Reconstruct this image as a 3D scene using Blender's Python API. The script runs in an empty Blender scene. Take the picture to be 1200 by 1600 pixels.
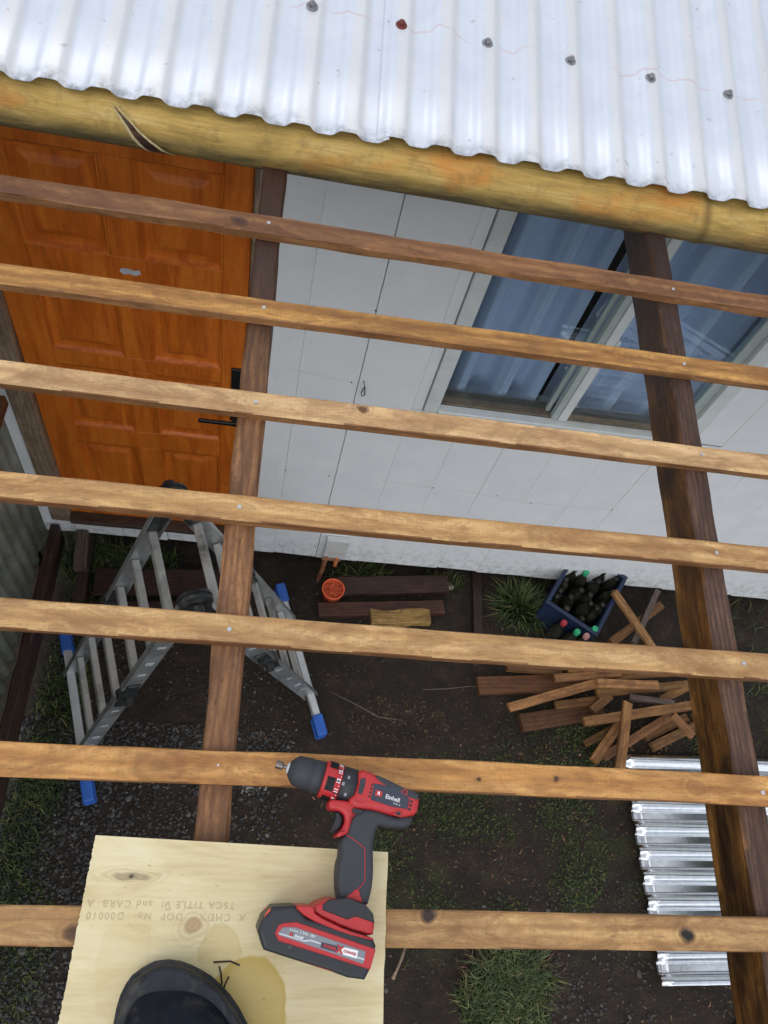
import bpy, bmesh, math, random
from mathutils import Vector, Matrix, noise
random.seed(7)
R = math.radians
S = bpy.context.scene
C = S.collection

# ------------------------------------------------------------------ camera
H = 3.65
cam_d = bpy.data.cameras.new('camera'); cam = bpy.data.objects.new('camera', cam_d); C.objects.link(cam)
cr = Vector((0.9823184, 0.0045134, 0.1871636))
cu = Vector((-0.0989222, 0.8612743, 0.4984185))
cb = Vector((-0.1589496, -0.5081202, 0.8464921))
cam.matrix_world = Matrix(((cr.x, cu.x, cb.x, 0), (cr.y, cu.y, cb.y, 0), (cr.z, cu.z, cb.z, H), (0, 0, 0, 1)))
cam_d.sensor_fit = 'VERTICAL'; cam_d.sensor_height = 36; cam_d.lens = 27
cam_d.clip_start = 0.02; cam_d.clip_end = 500
S.camera = cam

# ------------------------------------------------------------------ light: overcast day
SUN_EL, SUN_AZ = 58, 215
w = bpy.data.worlds.new('World'); S.world = w; w.use_nodes = True
nt = w.node_tree; bg = nt.nodes['Background']
sky = nt.nodes.new('ShaderNodeTexSky'); sky.sky_type = 'NISHITA'; sky.sun_disc = False
sky.sun_elevation = R(SUN_EL); sky.sun_rotation = R(SUN_AZ); sky.air_density = 1.0; sky.dust_density = 4
sky.ozone_density = 1.5
tc = nt.nodes.new('ShaderNodeTexCoord')
cn = nt.nodes.new('ShaderNodeTexNoise'); cn.inputs['Scale'].default_value = 2.6; cn.inputs['Detail'].default_value = 6
cramp = nt.nodes.new('ShaderNodeValToRGB')
cramp.color_ramp.elements[0].position = 0.40; cramp.color_ramp.elements[0].color = (3.2, 3.5, 4.0, 1)
cramp.color_ramp.elements[1].position = 0.60; cramp.color_ramp.elements[1].color = (11.8, 12.1, 12.6, 1)
mixw = nt.nodes.new('ShaderNodeMixRGB'); mixw.inputs[0].default_value = 0.78
nt.links.new(tc.outputs['Generated'], cn.inputs['Vector']); nt.links.new(cn.outputs['Fac'], cramp.inputs[0])
nt.links.new(sky.outputs[0], mixw.inputs[1]); nt.links.new(cramp.outputs[0], mixw.inputs[2])
nt.links.new(mixw.outputs[0], bg.inputs[0]); bg.inputs[1].default_value = 0.12
sd = bpy.data.lights.new('sun', 'SUN'); so = bpy.data.objects.new('sun', sd); C.objects.link(so)
sd.energy = 0.55; sd.angle = R(35); sd.color = (1, .97, .93)
az = R(SUN_AZ)
dirv = Vector((math.sin(az) * math.cos(R(SUN_EL)), math.cos(az) * math.cos(R(SUN_EL)), math.sin(R(SUN_EL))))
so.rotation_euler = dirv.to_track_quat('Z', 'Y').to_euler()
vs = S.view_settings; vs.view_transform = 'Standard'; vs.look = 'None'; vs.exposure = 0.20; vs.gamma = 1; vs.use_curve_mapping = False
S.cycles.max_bounces = 8; S.cycles.use_denoising = True

# ------------------------------------------------------------------ node helpers
class NB:
    def __init__(s, name):
        s.m = bpy.data.materials.new(name); s.m.use_nodes = True; s.t = s.m.node_tree
        s.b = s.t.nodes['Principled BSDF']
    def n(s, ty, **k):
        o = s.t.nodes.new('ShaderNode' + ty)
        for a, v in k.items():
            if a.startswith('i_'):
                key = a[2:].replace('_', ' ')
                o.inputs[int(key) if key.isdigit() else key].default_value = v
            else: setattr(o, a, v)
        return o
    def l(s, a, b): s.t.links.new(a, b)
    def math(s, op, a, b=None, clamp=False):
        o = s.n('Math', operation=op, use_clamp=clamp)
        for i, v in enumerate((a, b)):
            if v is None: continue
            if isinstance(v, (int, float)): o.inputs[i].default_value = v
            else: s.l(v, o.inputs[i])
        return o.outputs[0]
    def ramp(s, fac, stops):
        o = s.n('ValToRGB'); e = o.color_ramp.elements
        while len(e) < len(stops): e.new(.5)
        for i, (p, c) in enumerate(stops):
            e[i].position = p; e[i].color = (*c, 1) if len(c) == 3 else c
        s.l(fac, o.inputs[0]); return o.outputs[0]
    def mix(s, fac, a, b, mode='MIX'):
        o = s.n('MixRGB', blend_type=mode)
        for i, v in enumerate((fac, a, b)):
            if isinstance(v, (int, float)): o.inputs[i].default_value = v
            elif isinstance(v, tuple): o.inputs[i].default_value = (*v, 1)
            else: s.l(v, o.inputs[i])
        return o.outputs[0]
    def coords(s, scale=(1, 1, 1), rnd=True, loc=(0, 0, 0)):
        tcn = s.n('TexCoord'); mp = s.n('Mapping'); mp.inputs['Scale'].default_value = scale; mp.inputs['Location'].default_value = loc
        v = tcn.outputs['Object']
        if rnd:
            oi = s.n('ObjectInfo'); k = s.math('MULTIPLY', oi.outputs['Random'], 37.0)
            va = s.n('VectorMath', operation='ADD'); s.l(v, va.inputs[0]); s.l(k, va.inputs[1]); v = va.outputs[0]
        s.l(v, mp.inputs[0]); return mp.outputs[0]
    def noise(s, vec, scale, detail=5, rough=.55, dist=0):
        o = s.n('TexNoise'); o.inputs['Scale'].default_value = scale; o.inputs['Detail'].default_value = detail
        o.inputs['Roughness'].default_value = rough; o.inputs['Distortion'].default_value = dist
        s.l(vec, o.inputs['Vector']); return o.outputs['Fac']
    def bump(s, h, strength=.3, dist=.002):
        o = s.n('Bump'); o.inputs['Strength'].default_value = strength; o.inputs['Distance'].default_value = dist
        s.l(h, o.inputs['Height']); s.l(o.outputs[0], s.b.inputs['Normal'])
    def out(s, col=None, rough=.7, metal=0, spec=None):
        if col is not None:
            if isinstance(col, tuple): s.b.inputs['Base Color'].default_value = (*col, 1)
            else: s.l(col, s.b.inputs['Base Color'])
        for k, v in (('Roughness', rough), ('Metallic', metal)):
            if isinstance(v, (int, float)): s.b.inputs[k].default_value = v
            else: s.l(v, s.b.inputs[k])
        if spec is not None: s.b.inputs['Specular IOR Level'].default_value = spec
        return s.m

def wood(name, dark, mid, light, blot=.5, blotcol=None, knots=(), rough=.6, ring=1.0, speck=.5, grainax='x'):
    """timber: grain runs along the object's own x axis; knots = (x, y, radius, darkness, colour)"""
    b = NB(name)
    sc = {'x': (1, 9, 9), 'z': (9, 9, 1)}[grainax]
    v = b.coords(sc)
    warp = b.noise(v, 1.6, 3)
    g1 = b.noise(v, 9, 7, .65, .6)
    g2 = b.noise(v, 34, 4, .7, .2)
    wv = b.n('TexWave', wave_type='BANDS', bands_direction='Y'); wv.inputs['Scale'].default_value = 2.6 * ring
    wv.inputs['Distortion'].default_value = 9; wv.inputs['Detail'].default_value = 3; wv.inputs['Detail Scale'].default_value = 1.2
    b.l(b.coords(tuple(q * .55 for q in sc)), wv.inputs['Vector'])
    f = b.math('ADD', b.math('MULTIPLY', g1, .62), b.math('MULTIPLY', wv.outputs['Fac'], .22))
    f = b.math('ADD', f, b.math('MULTIPLY', g2, .24))
    col = b.ramp(f, [(.30, dark), (.50, mid), (.72, light)])
    fg = b.noise(b.coords((1, 3, 3) if grainax == 'x' else (3, 3, 1)), 14, 6, .7, 2.2)
    col = b.mix(b.math('MULTIPLY', b.ramp(fg, [(.44, (0, 0, 0)), (.60, (1, 1, 1))]), .50 if grainax == 'x' else .18), col, tuple(c * .58 for c in mid))
    bl = b.noise(b.coords((1, 2.2, 2.2) if grainax == 'x' else (2.2, 2.2, 1)), 5.5, 5, .6, .8)
    bm_ = b.ramp(bl, [(.42, (0, 0, 0)), (.68, (1, 1, 1))])
    col = b.mix(b.math('MULTIPLY', bm_, blot), col, blotcol or tuple(c * .45 for c in dark))
    if grainax == 'x':
        dm = b.noise(b.coords((1.6, 5, 5)), 3.2, 6, .72, 1.4)
        col = b.mix(b.math('MULTIPLY', b.ramp(dm, [(.47, (0, 0, 0)), (.53, (.5, .5, .5)), (.64, (1, 1, 1))]), .62), col, (dark[0] * .62, dark[1] * .50, dark[2] * .45))
        sw = b.n('TexWave', wave_type='BANDS', bands_direction='X'); sw.inputs['Scale'].default_value = 45; sw.inputs['Distortion'].default_value = 3; sw.inputs['Detail'].default_value = 2
        b.l(b.coords((1, .6, .6)), sw.inputs['Vector'])
        col = b.mix(b.math('MULTIPLY', sw.outputs['Fac'], .10), col, tuple(c * .5 for c in mid))
    sp = b.noise(b.coords((3, 14, 14) if grainax == 'x' else (14, 14, 3)), 30, 2, .5)
    spm = b.ramp(sp, [(.30, (1, 1, 1)), (.38, (0, 0, 0))])
    col = b.mix(b.math('MULTIPLY', spm, speck), col, tuple(c * .35 for c in dark))
    h = b.math('ADD', g1, b.math('MULTIPLY', g2, .5 if grainax == 'x' else .15))
    if knots:
        tcn = b.n('TexCoord'); nz = b.n('TexNoise'); nz.inputs['Scale'].default_value = 60; b.l(tcn.outputs['Object'], nz.inputs['Vector'])
        va = b.n('VectorMath', operation='SCALE'); va.inputs['Scale'].default_value = .010; b.l(nz.outputs['Color'], va.inputs[0])
        vb = b.n('VectorMath', operation='ADD'); b.l(tcn.outputs['Object'], vb.inputs[0]); b.l(va.outputs[0], vb.inputs[1])
        for (kx, ky, kr, dk, kc) in knots:
            sep = b.n('SeparateXYZ'); b.l(vb.outputs[0], sep.inputs[0])
            dx = b.math('MULTIPLY', b.math('SUBTRACT', sep.outputs[0], kx + .003), .75); dy = b.math('SUBTRACT', sep.outputs[1], ky + .003)
            d = b.math('SQRT', b.math('ADD', b.math('POWER', b.math('ABSOLUTE', dx), 2), b.math('POWER', b.math('ABSOLUTE', dy), 2)))
            dn = b.math('DIVIDE', d, kr)
            halo = b.ramp(b.math('MULTIPLY', dn, .45), [(.3, (1, 1, 1)), (1, (0, 0, 0))])
            rings = b.math('MULTIPLY', b.math('ADD', b.math('SINE', b.math('MULTIPLY', dn, 9)), 1.4), .20)
            col = b.mix(b.math('MULTIPLY', halo, b.math('MULTIPLY', rings, .9)), col, tuple(c * .5 for c in kc))
            core = b.ramp(dn, [(.55, (1, 1, 1)), (1.0, (0, 0, 0))])
            col = b.mix(b.math('MULTIPLY', core, dk), col, kc)
            h = b.math('SUBTRACT', h, b.math('MULTIPLY', core, dk * 1.2))
    oi = b.n('ObjectInfo'); col = b.mix(1.0, col, oi.outputs['Color'], 'MULTIPLY')
    b.bump(h, .45 if grainax == 'x' else .15, .0025 if grainax == 'x' else .001)
    return b.out(col, b.ramp(g1, [(.3, (rough - .12,) * 3), (.7, (rough + .12,) * 3)]))

def plain(name, col, rough=.6, metal=0, var=.12, scale=25, bump=.1, spec=None, dirt=None, dirtamt=.4):
    b = NB(name); v = b.coords()
    n1 = b.noise(v, scale, 5)
    c = b.ramp(n1, [(.3, tuple(max(0, q * (1 - var)) for q in col)), (.7, tuple(min(1, q * (1 + var)) for q in col))])
    if dirt:
        n2 = b.noise(v, scale * .35, 6, .7, .5)
        c = b.mix(b.math('MULTIPLY', b.ramp(n2, [(.5, (0, 0, 0)), (.68, (1, 1, 1))]), dirtamt), c, dirt)
    oi = b.n('ObjectInfo'); c = b.mix(1.0, c, oi.outputs['Color'], 'MULTIPLY')
    if bump: b.bump(n1, bump, .001)
    return b.out(c, b.ramp(n1, [(.3, (max(0, rough - .06),) * 3), (.7, (min(1, rough + .06),) * 3)]), metal, spec)

# ------------------------------------------------------------------ object helpers
WM = {}
def place(o, M, parent=None):
    WM[o] = M
    if parent is not None:
        o.parent = parent; o.matrix_basis = WM[parent].inverted() @ M
    else: o.matrix_basis = M
def T(x=0, y=0, z=0): return Matrix.Translation((x, y, z))
def empty(name, label, cat, loc=(0, 0, 0), rotz=0, group=None, M=None):
    o = bpy.data.objects.new(name, None); C.objects.link(o); o.empty_display_size = .05
    place(o, M if M is not None else T(*loc) @ Matrix.Rotation(rotz, 4, 'Z'))
    o['label'] = label; o['category'] = cat
    if group: o['group'] = group
    return o
def tag(o, label=None, cat=None, group=None, kind=None):
    if label: o['label'] = label
    if cat: o['category'] = cat
    if group: o['group'] = group
    if kind: o['kind'] = kind
    return o
def obj(name, mesh, mats, M=None, parent=None, color=None, smooth=False):
    if isinstance(mesh, bmesh.types.BMesh):
        me = bpy.data.meshes.new(name); mesh.to_mesh(me); mesh.free()
    else: me = mesh
    if me.users == 0 or not me.materials:
        for m in (mats if isinstance(mats, (list, tuple)) else [mats]): me.materials.append(m)
    if smooth:
        for p in me.polygons: p.use_smooth = True
    o = bpy.data.objects.new(name, me); C.objects.link(o)
    if color is not None: o.color = (*color, 1) if len(color) == 3 else color
    place(o, M if M is not None else Matrix.Identity(4), parent)
    return o
def box_bm(x0, x1, y0, y1, z0, z1, bev=0, seg=1, bm=None):
    own = bm is None
    bm = bm or bmesh.new()
    r = bmesh.ops.create_cube(bm, size=1)
    for v in r['verts']:
        v.co = Vector(((x0 + x1) / 2 + v.co.x * (x1 - x0), (y0 + y1) / 2 + v.co.y * (y1 - y0), (z0 + z1) / 2 + v.co.z * (z1 - z0)))
    if bev:
        es = list({e for v in r['verts'] for e in v.link_edges})
        bmesh.ops.bevel(bm, geom=es, offset=bev, segments=seg, affect='EDGES', profile=.6)
    return bm
def cyl_bm(r0, r1, z0, z1, n=20, bm=None, cap=True, cx=0, cy=0):
    bm = bm or bmesh.new()
    a = [bm.verts.new((cx + r0 * math.cos(2 * math.pi * i / n), cy + r0 * math.sin(2 * math.pi * i / n), z0)) for i in range(n)]
    b = [bm.verts.new((cx + r1 * math.cos(2 * math.pi * i / n), cy + r1 * math.sin(2 * math.pi * i / n), z1)) for i in range(n)]
    for i in range(n): bm.faces.new((a[i], a[(i + 1) % n], b[(i + 1) % n], b[i]))
    if cap: bm.faces.new(a[::-1]); bm.faces.new(b)
    return bm
def lathe_bm(prof, n=28, capends=True):
    """profile (axial x, radius) about x"""
    bm = bmesh.new(); rings = []
    for (x, r) in prof:
        rings.append([bm.verts.new((x, r * math.cos(2 * math.pi * i / n), r * math.sin(2 * math.pi * i / n))) for i in range(n)])
    for k in range(len(rings) - 1):
        for i in range(n): bm.faces.new((rings[k][i], rings[k][(i + 1) % n], rings[k + 1][(i + 1) % n], rings[k + 1][i]))
    if capends: bm.faces.new(rings[0]); bm.faces.new(rings[-1][::-1])
    bmesh.ops.recalc_face_normals(bm, faces=bm.faces); return bm
def timber_bm(L, w_, h, seg=24, jit=.0012, ch=.003, wander=0.0, seed=0):
    """sawn timber along x, top at z=0 .. -h, with small chamfers and uneven edges"""
    bm = bmesh.new(); rng = random.Random(seed); rings = []
    pts = [(-w_ / 2 + ch, 0), (w_ / 2 - ch, 0), (w_ / 2, -ch), (w_ / 2, -h + ch), (w_ / 2 - ch, -h), (-w_ / 2 + ch, -h), (-w_ / 2, -h + ch), (-w_ / 2, -ch)]
    for i in range(seg + 1):
        x = -L / 2 + L * i / seg; ring = []
        for k, (py, pz) in enumerate(pts):
            e = 0 if i in (0, seg) else 1
            dy = noise.noise(Vector((x * 9, k * 3.1, seed))) * jit * 1.6; dz = noise.noise(Vector((x * 11, k * 5.7, seed + 9))) * jit
            wy = noise.noise(Vector((x * 1.4, 0, seed * 1.7))) * wander; wz = noise.noise(Vector((x * 1.1, 4, seed * 1.3))) * wander
            ring.append(bm.verts.new((x + (rng.random() - .5) * .002 * (1 - e), py + dy + wy, pz + dz + wz)))
        rings.append(ring)
    for i in range(seg):
        for k in range(8):
            f = bm.faces.new((rings[i][k], rings[i + 1][k], rings[i + 1][(k + 1) % 8], rings[i][(k + 1) % 8]))
            f.material_index = 0
    bm.faces.new(rings[0][::-1]); bm.faces.new(rings[-1])
    bmesh.ops.recalc_face_normals(bm, faces=bm.faces)
    return bm
def along(p0, p1, up=(0, 0, 1)):
    """matrix with x axis from p0 to p1, origin in the middle"""
    p0 = Vector(p0); p1 = Vector(p1); x = (p1 - p0).normalized(); z = Vector(up); z = (z - x * z.dot(x)).normalized(); y = z.cross(x)
    M = Matrix((x, y, z)).transposed().to_4x4(); M.translation = (p0 + p1) / 2; return M
def timber(name, p0, p1, w_, h, mats, parent=None, up=(0, 0, 1), color=None, seed=0, **k):
    L = (Vector(p1) - Vector(p0)).length
    seg = k.pop('seg', max(3, int(L / .03)))
    return obj(name, timber_bm(L, w_, h, seg=seg, seed=seed, **k), mats, along(p0, p1, up), parent, color)
def tube_bm(pts, r, n=8, bm=None):
    bm = bm or bmesh.new(); pts = [Vector(p) for p in pts]; rings = []
    for i, p in enumerate(pts):
        d = (pts[min(i + 1, len(pts) - 1)] - pts[max(i - 1, 0)]).normalized()
        a = d.orthogonal().normalized() if abs(d.z) > .9 else Vector((0, 0, 1)).cross(d).normalized(); b = d.cross(a)
        rr = r[i] if isinstance(r, (list, tuple)) else r
        rings.append([bm.verts.new(p + a * rr * math.cos(2 * math.pi * j / n) + b * rr * math.sin(2 * math.pi * j / n)) for j in range(n)])
    for i in range(len(rings) - 1):
        for j in range(n): bm.faces.new((rings[i][j], rings[i][(j + 1) % n], rings[i + 1][(j + 1) % n], rings[i + 1][j]))
    bm.faces.new(rings[0][::-1]); bm.faces.new(rings[-1]); return bm
def slab_bm(poly, z0, z1, inset=.002, steps=2):
    """side outline extruded in z with rounded rims; poly counter-clockwise or not, in metres"""
    P = [Vector((x, y)) for x, y in poly]
    area = sum(P[i].x * P[(i + 1) % len(P)].y - P[(i + 1) % len(P)].x * P[i].y for i in range(len(P)))
    if area < 0: P.reverse()
    n = len(P); N = []
    for i in range(n):
        a = (P[i] - P[i - 1]).normalized(); b = (P[(i + 1) % n] - P[i]).normalized()
        na = Vector((-a.y, a.x)); nb = Vector((-b.y, b.x)); m = na + nb
        m = m / max(m.dot(na), .45) if m.length > 1e-6 else na
        N.append(m)
    lay = []
    for k in range(steps + 1):
        a = math.pi / 2 * k / steps; lay.append((z0 + inset * (1 - math.sin(a)), inset * (1 - math.cos(math.pi / 2 - a))))
    # bottom rim: from inset to full, then mirrored at the top
    L = [(z0, inset)] + [(z0 + inset * (1 - math.cos(math.pi / 2 * k / steps)), inset * (1 - math.sin(math.pi / 2 * k / steps))) for k in range(1, steps + 1)]
    L += [(z1 - (z - z0), d) for z, d in reversed(L)]
    bm = bmesh.new(); rings = []
    for z, d in L: rings.append([bm.verts.new((*(P[i] + N[i] * d), z)) for i in range(n)])
    for k in range(len(rings) - 1):
        for i in range(n):
            bm.faces.new((rings[k][i], rings[k][(i + 1) % n], rings[k + 1][(i + 1) % n], rings[k + 1][i]))
    for f in (bm.faces.new(rings[0][::-1]), bm.faces.new(rings[-1])): pass
    bmesh.ops.recalc_face_normals(bm, faces=bm.faces)
    bmesh.ops.triangulate(bm, faces=[f for f in bm.faces if len(f.verts) > 4])
    return bm
def text(name, body, size, mat, M, parent, ext=.0003, font_shear=0, spacing=1.0, bold=0.0, align='CENTER'):
    cu_ = bpy.data.curves.new(name, 'FONT'); cu_.body = body; cu_.size = size; cu_.extrude = ext; cu_.align_x = align; cu_.align_y = 'CENTER'
    cu_.shear = font_shear; cu_.space_character = spacing; cu_.offset = bold; cu_.resolution_u = 3
    t = bpy.data.objects.new('tmp', cu_); C.objects.link(t)
    me = bpy.data.meshes.new_from_object(t.evaluated_get(bpy.context.evaluated_depsgraph_get()))
    bpy.data.objects.remove(t); me.materials.clear()
    return obj(name, me, mat, M, parent)

# ------------------------------------------------------------------ materials
M_ = {}
M_['raft_l'] = wood('rafter_stained_pine', (.11, .050, .020), (.235, .110, .042), (.37, .19, .078), .5, (.085, .038, .018), ring=2.2)
M_['raft_r'] = wood('rafter_dark_stained_pine', (.030, .012, .005), (.27, .115, .024), (.68, .34, .085), .88, (.010, .006, .005), ring=.35, rough=.45)
M_['raft_rt'] = wood('rafter_rough_top', (.045, .024, .020), (.110, .055, .034), (.21, .115, .068), .5, (.05, .025, .02), ring=2.5, rough=.75)
M_['raw_dark'] = wood('wet_dark_timber', (.018, .010, .007), (.040, .022, .014), (.075, .040, .026), .4, ring=1.5, rough=.6)
M_['offcut'] = wood('offcut_pine', (.17, .078, .024), (.36, .175, .055), (.50, .27, .095), .35, (.10, .045, .018))
M_['grey_wood'] = wood('weathered_wood', (.10, .075, .055), (.17, .13, .10), (.25, .20, .15), .3, ring=2)
M_['casing'] = wood('casing_wood', (.20, .14, .09), (.32, .23, .15), (.42, .32, .22), .3, ring=1.2, grainax='x')
M_['door'] = wood('varnished_orange_door', (.40, .085, .006), (.62, .140, .009), (.74, .205, .018), .22, (.34, .07, .004), rough=.46, ring=.8, speck=.12, grainax='z')
M_['rotten'] = wood('rotten_yellow_wood', (.16, .08, .02), (.34, .19, .05), (.50, .32, .11), .3, ring=2)
M_['ends'] = wood('sawn_face', (.20, .09, .035), (.33, .155, .055), (.42, .21, .085), .35, (.12, .05, .02), ring=1.6)

def end_darken(mat, x0, x1, col, amt):  # darkens the colour toward one end along x, with a ragged boundary
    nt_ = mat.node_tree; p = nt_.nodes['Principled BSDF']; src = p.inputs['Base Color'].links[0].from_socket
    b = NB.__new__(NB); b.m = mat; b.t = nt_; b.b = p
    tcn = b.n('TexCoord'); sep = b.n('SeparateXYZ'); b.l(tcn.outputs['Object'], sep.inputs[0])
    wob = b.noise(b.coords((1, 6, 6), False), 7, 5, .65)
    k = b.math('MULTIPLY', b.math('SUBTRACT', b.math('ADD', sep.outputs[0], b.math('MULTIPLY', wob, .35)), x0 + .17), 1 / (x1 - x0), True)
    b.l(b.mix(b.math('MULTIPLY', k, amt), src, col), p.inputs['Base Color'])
end_darken(M_['raft_l'], .15, .62, (.032, .012, .006), .95)
for k_m in ('raft_r', 'raft_rt'): end_darken(M_[k_m], .10, .80, (.022, .009, .005), .90)
def batten_mat(i, dark, mid, light, blot, bc, knots=(), speck=.4):
    return wood('batten_pine_%s' % 'abcdefgh'[i], dark, mid, light, blot, bc, knots, speck=speck)
BX0, BX1 = -1.0, 3.3; BMID = (BX0 + BX1) / 2; BLEN = BX1 - BX0
def K(x, yoff, r, dk=.9, c=(.05, .02, .012)): return (x - BMID, yoff, r, dk, c)
BM_ = [
 batten_mat(0, (0.159, 0.065, 0.023), (0.254, 0.11, 0.0394), (0.382, 0.19, 0.0738), .55, (0.0901, 0.038, 0.018), [K(-.084, 0, .012, .85), K(.66, .004, .01, .5, (0.318, 0.17, 0.0574))]),
 batten_mat(1, (0.252, 0.109, 0.0249), (0.451, 0.213, 0.0505), (0.661, 0.36, 0.0984), .55, (0.127, 0.052, 0.018), [K(.45, 0, .008, .4, (0.212, 0.1, 0.0328))]),
 batten_mat(2, (0.372, 0.209, 0.0896), (0.617, 0.381, 0.175), (0.788, 0.54, 0.276), .35, (0.339, 0.17, 0.0615), [K(.15, .012, .008, .9, (0.106, 0.03, 0.0123))]),
 batten_mat(3, (0.342, 0.171, 0.0584), (0.594, 0.342, 0.129), (0.763, 0.492, 0.216), .35, (0.276, 0.13, 0.041)),
 batten_mat(4, (0.342, 0.176, 0.0623), (0.594, 0.347, 0.133), (0.75, 0.492, 0.227), .40, (0.254, 0.13, 0.0492)),
 batten_mat(5, (0.332, 0.138, 0.0327), (0.594, 0.286, 0.0781), (0.725, 0.408, 0.138), .35, (0.254, 0.1, 0.0287), [K(.644, .002, .011, .55, (0.297, 0.13, 0.041)), K(0.437, 0.006, 0.00328), K(0.326, 0, 0.00328), K(-.09, .0, .024, .35, (0.233, 0.09, 0.0246))]),
 batten_mat(6, (0.272, 0.138, 0.0467), (0.511, 0.286, 0.106), (0.686, 0.432, 0.182), .45, (0.18, 0.085, 0.0369), [K(.257, .018, .009, 1, (0.0318, 0.015, 0.00984)), K(.605, -.001, .009, 1, (0.00848, 0.005, 0.0041)), K(-.159, -.006, .009, .8), K(.74, -.012, .012, .5, (0.233, 0.1, 0.0328))]),
 batten_mat(7, (0.272, 0.138, 0.0467), (0.511, 0.286, 0.106), (0.686, 0.432, 0.182), .45, (0.18, 0.085, 0.0369)),
]

# white cladding paint, a little grimy near the foot and along the joints
def paint_mat():
    b = NB('white_wall_paint'); v = b.coords((1, 1, 1)); 
    n1 = b.noise(v, 7, 5); n2 = b.noise(b.coords((9, 9, .8)), 6, 6, .7)
    col = b.ramp(n1, [(.3, (.80, .83, .84)), (.7, (.87, .89, .895))])
    st = b.ramp(n2, [(.60, (0, 0, 0)), (.80, (1, 1, 1))])
    col = b.mix(b.math('MULTIPLY', st, .16), col, (.42, .43, .38))
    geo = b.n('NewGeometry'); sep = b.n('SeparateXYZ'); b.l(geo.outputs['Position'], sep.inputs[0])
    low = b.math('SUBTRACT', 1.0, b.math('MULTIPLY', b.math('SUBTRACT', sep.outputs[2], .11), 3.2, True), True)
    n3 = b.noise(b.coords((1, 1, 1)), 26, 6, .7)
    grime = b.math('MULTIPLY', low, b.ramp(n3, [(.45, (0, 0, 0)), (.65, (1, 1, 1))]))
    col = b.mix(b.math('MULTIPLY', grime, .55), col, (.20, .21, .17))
    b.bump(b.noise(b.coords((4, 4, 1)), 40, 4), .12, .001)
    return b.out(col, .55)
M_['paint'] = paint_mat()
M_['frame'] = plain('window_frame_paint', (.72, .76, .75), .4, var=.04, dirt=(.45, .48, .42), dirtamt=.3)
M_['frame_g'] = plain('window_stile_greenish', (.42, .49, .46), .35, var=.06)
M_['track'] = plain('window_track', (.16, .13, .09), .6, var=.3, dirt=(.05, .04, .03))
M_['groove'] = plain('joint_grime', (.42, .44, .42), .9, var=.3, dirt=(.15, .15, .13))

def galv_roof():
    b = NB('galvanised_roofing'); v = b.coords((1, 1, 1), False)
    n1 = b.noise(v, 12, 6, .6, .5); n2 = b.noise(b.coords((14, 1.2, 1), False), 5, 5, .7)
    col = b.ramp(n1, [(.3, (.62, .665, .75)), (.7, (.70, .74, .81))])
    col = b.mix(b.math('MULTIPLY', b.ramp(n2, [(.50, (0, 0, 0)), (.75, (1, 1, 1))]), .20), col, (.66, .64, .58))
    sep = b.n('SeparateXYZ'); tcn = b.n('TexCoord'); b.l(tcn.outputs['Object'], sep.inputs[0])
    ph = b.math('COSINE', b.math('MULTIPLY', b.math('SUBTRACT', sep.outputs[0], .003 + .012), 2 * math.pi / .0865))
    ph = b.math('ADD', ph, b.math('MULTIPLY', b.math('SUBTRACT', n2, .5), 2.2))
    col = b.mix(b.math('MULTIPLY', b.ramp(ph, [(.25, (0, 0, 0)), (.50, (1, 1, 1))]), .45), col, (.74, .725, .68))  # shading of the corrugation put into the colour as cream bands
    # old red chalk line near the screws (world y about 1.56) and dirt at the drip edge
    wob = b.noise(b.coords((1, 0, 0), False), 9, 2)
    yy = b.math('ADD', sep.outputs[1], b.math('MULTIPLY', b.math('SUBTRACT', wob, .5), .10))
    d = b.math('ABSOLUTE', b.math('SUBTRACT', yy, 1.575))
    line = b.ramp(b.math('MULTIPLY', d, 60), [(.02, (1, 1, 1)), (.22, (0, 0, 0))])
    brk = b.ramp(b.noise(b.coords((1, 1, 1), False), 16, 3), [(.40, (0, 0, 0)), (.58, (1, 1, 1))])
    col = b.mix(b.math('MULTIPLY', b.math('MULTIPLY', line, brk), .40), col, (.60, .33, .27))
    e = b.math('SUBTRACT', 1.0, b.math('MULTIPLY', b.math('SUBTRACT', sep.outputs[1], 1.297), 30, True), True)
    valley = b.math('SUBTRACT', 1.0, b.ramp(b.math('ADD', b.math('MULTIPLY', b.math('SUBTRACT', sep.outputs[2], b.math('MULTIPLY', sep.outputs[1], .23)), 30), -74.6), [(.25, (0, 0, 0)), (.7, (1, 1, 1))]))
    dn = b.ramp(b.noise(b.coords((1, 1, 1), False), 30, 5, .7), [(.42, (0, 0, 0)), (.62, (1, 1, 1))])
    col = b.mix(b.math('MULTIPLY', b.math('MULTIPLY', e, dn), .75), col, (.10, .12, .13))
    spk = b.ramp(b.noise(v, 55, 2, .5), [(.24, (1, 1, 1)), (.29, (0, 0, 0))])
    col = b.mix(b.math('MULTIPLY', spk, .5), col, (.35, .33, .30))
    b.bump(b.noise(b.coords((3, .6, 1), False), 9, 4), .25, .003)
    return b.out(col, .50, .40)
M_['roof'] = galv_roof()
def new_sheet():
    b = NB('shiny_new_zinc_sheet'); v = b.coords((1, 1, 1), False)
    n1 = b.noise(v, 40, 4, .6)
    col = b.ramp(n1, [(.3, (.70, .73, .76)), (.7, (.84, .86, .88))])
    b.bump(b.noise(b.coords((.4, 2, 1), False), 4, 3), .35, .004)
    return b.out(col, .10, 1.0)
M_['sheet'] = new_sheet()
M_['alu'] = plain('ladder_aluminium', (.50, .52, .52), .42, .75, var=.10, scale=14, dirt=(.10, .095, .085), dirtamt=.6)
M_['alu_pale'] = plain('stabiliser_aluminium', (.72, .74, .75), .40, .45, var=.05, dirt=(.3, .29, .27), dirtamt=.3)
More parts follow.
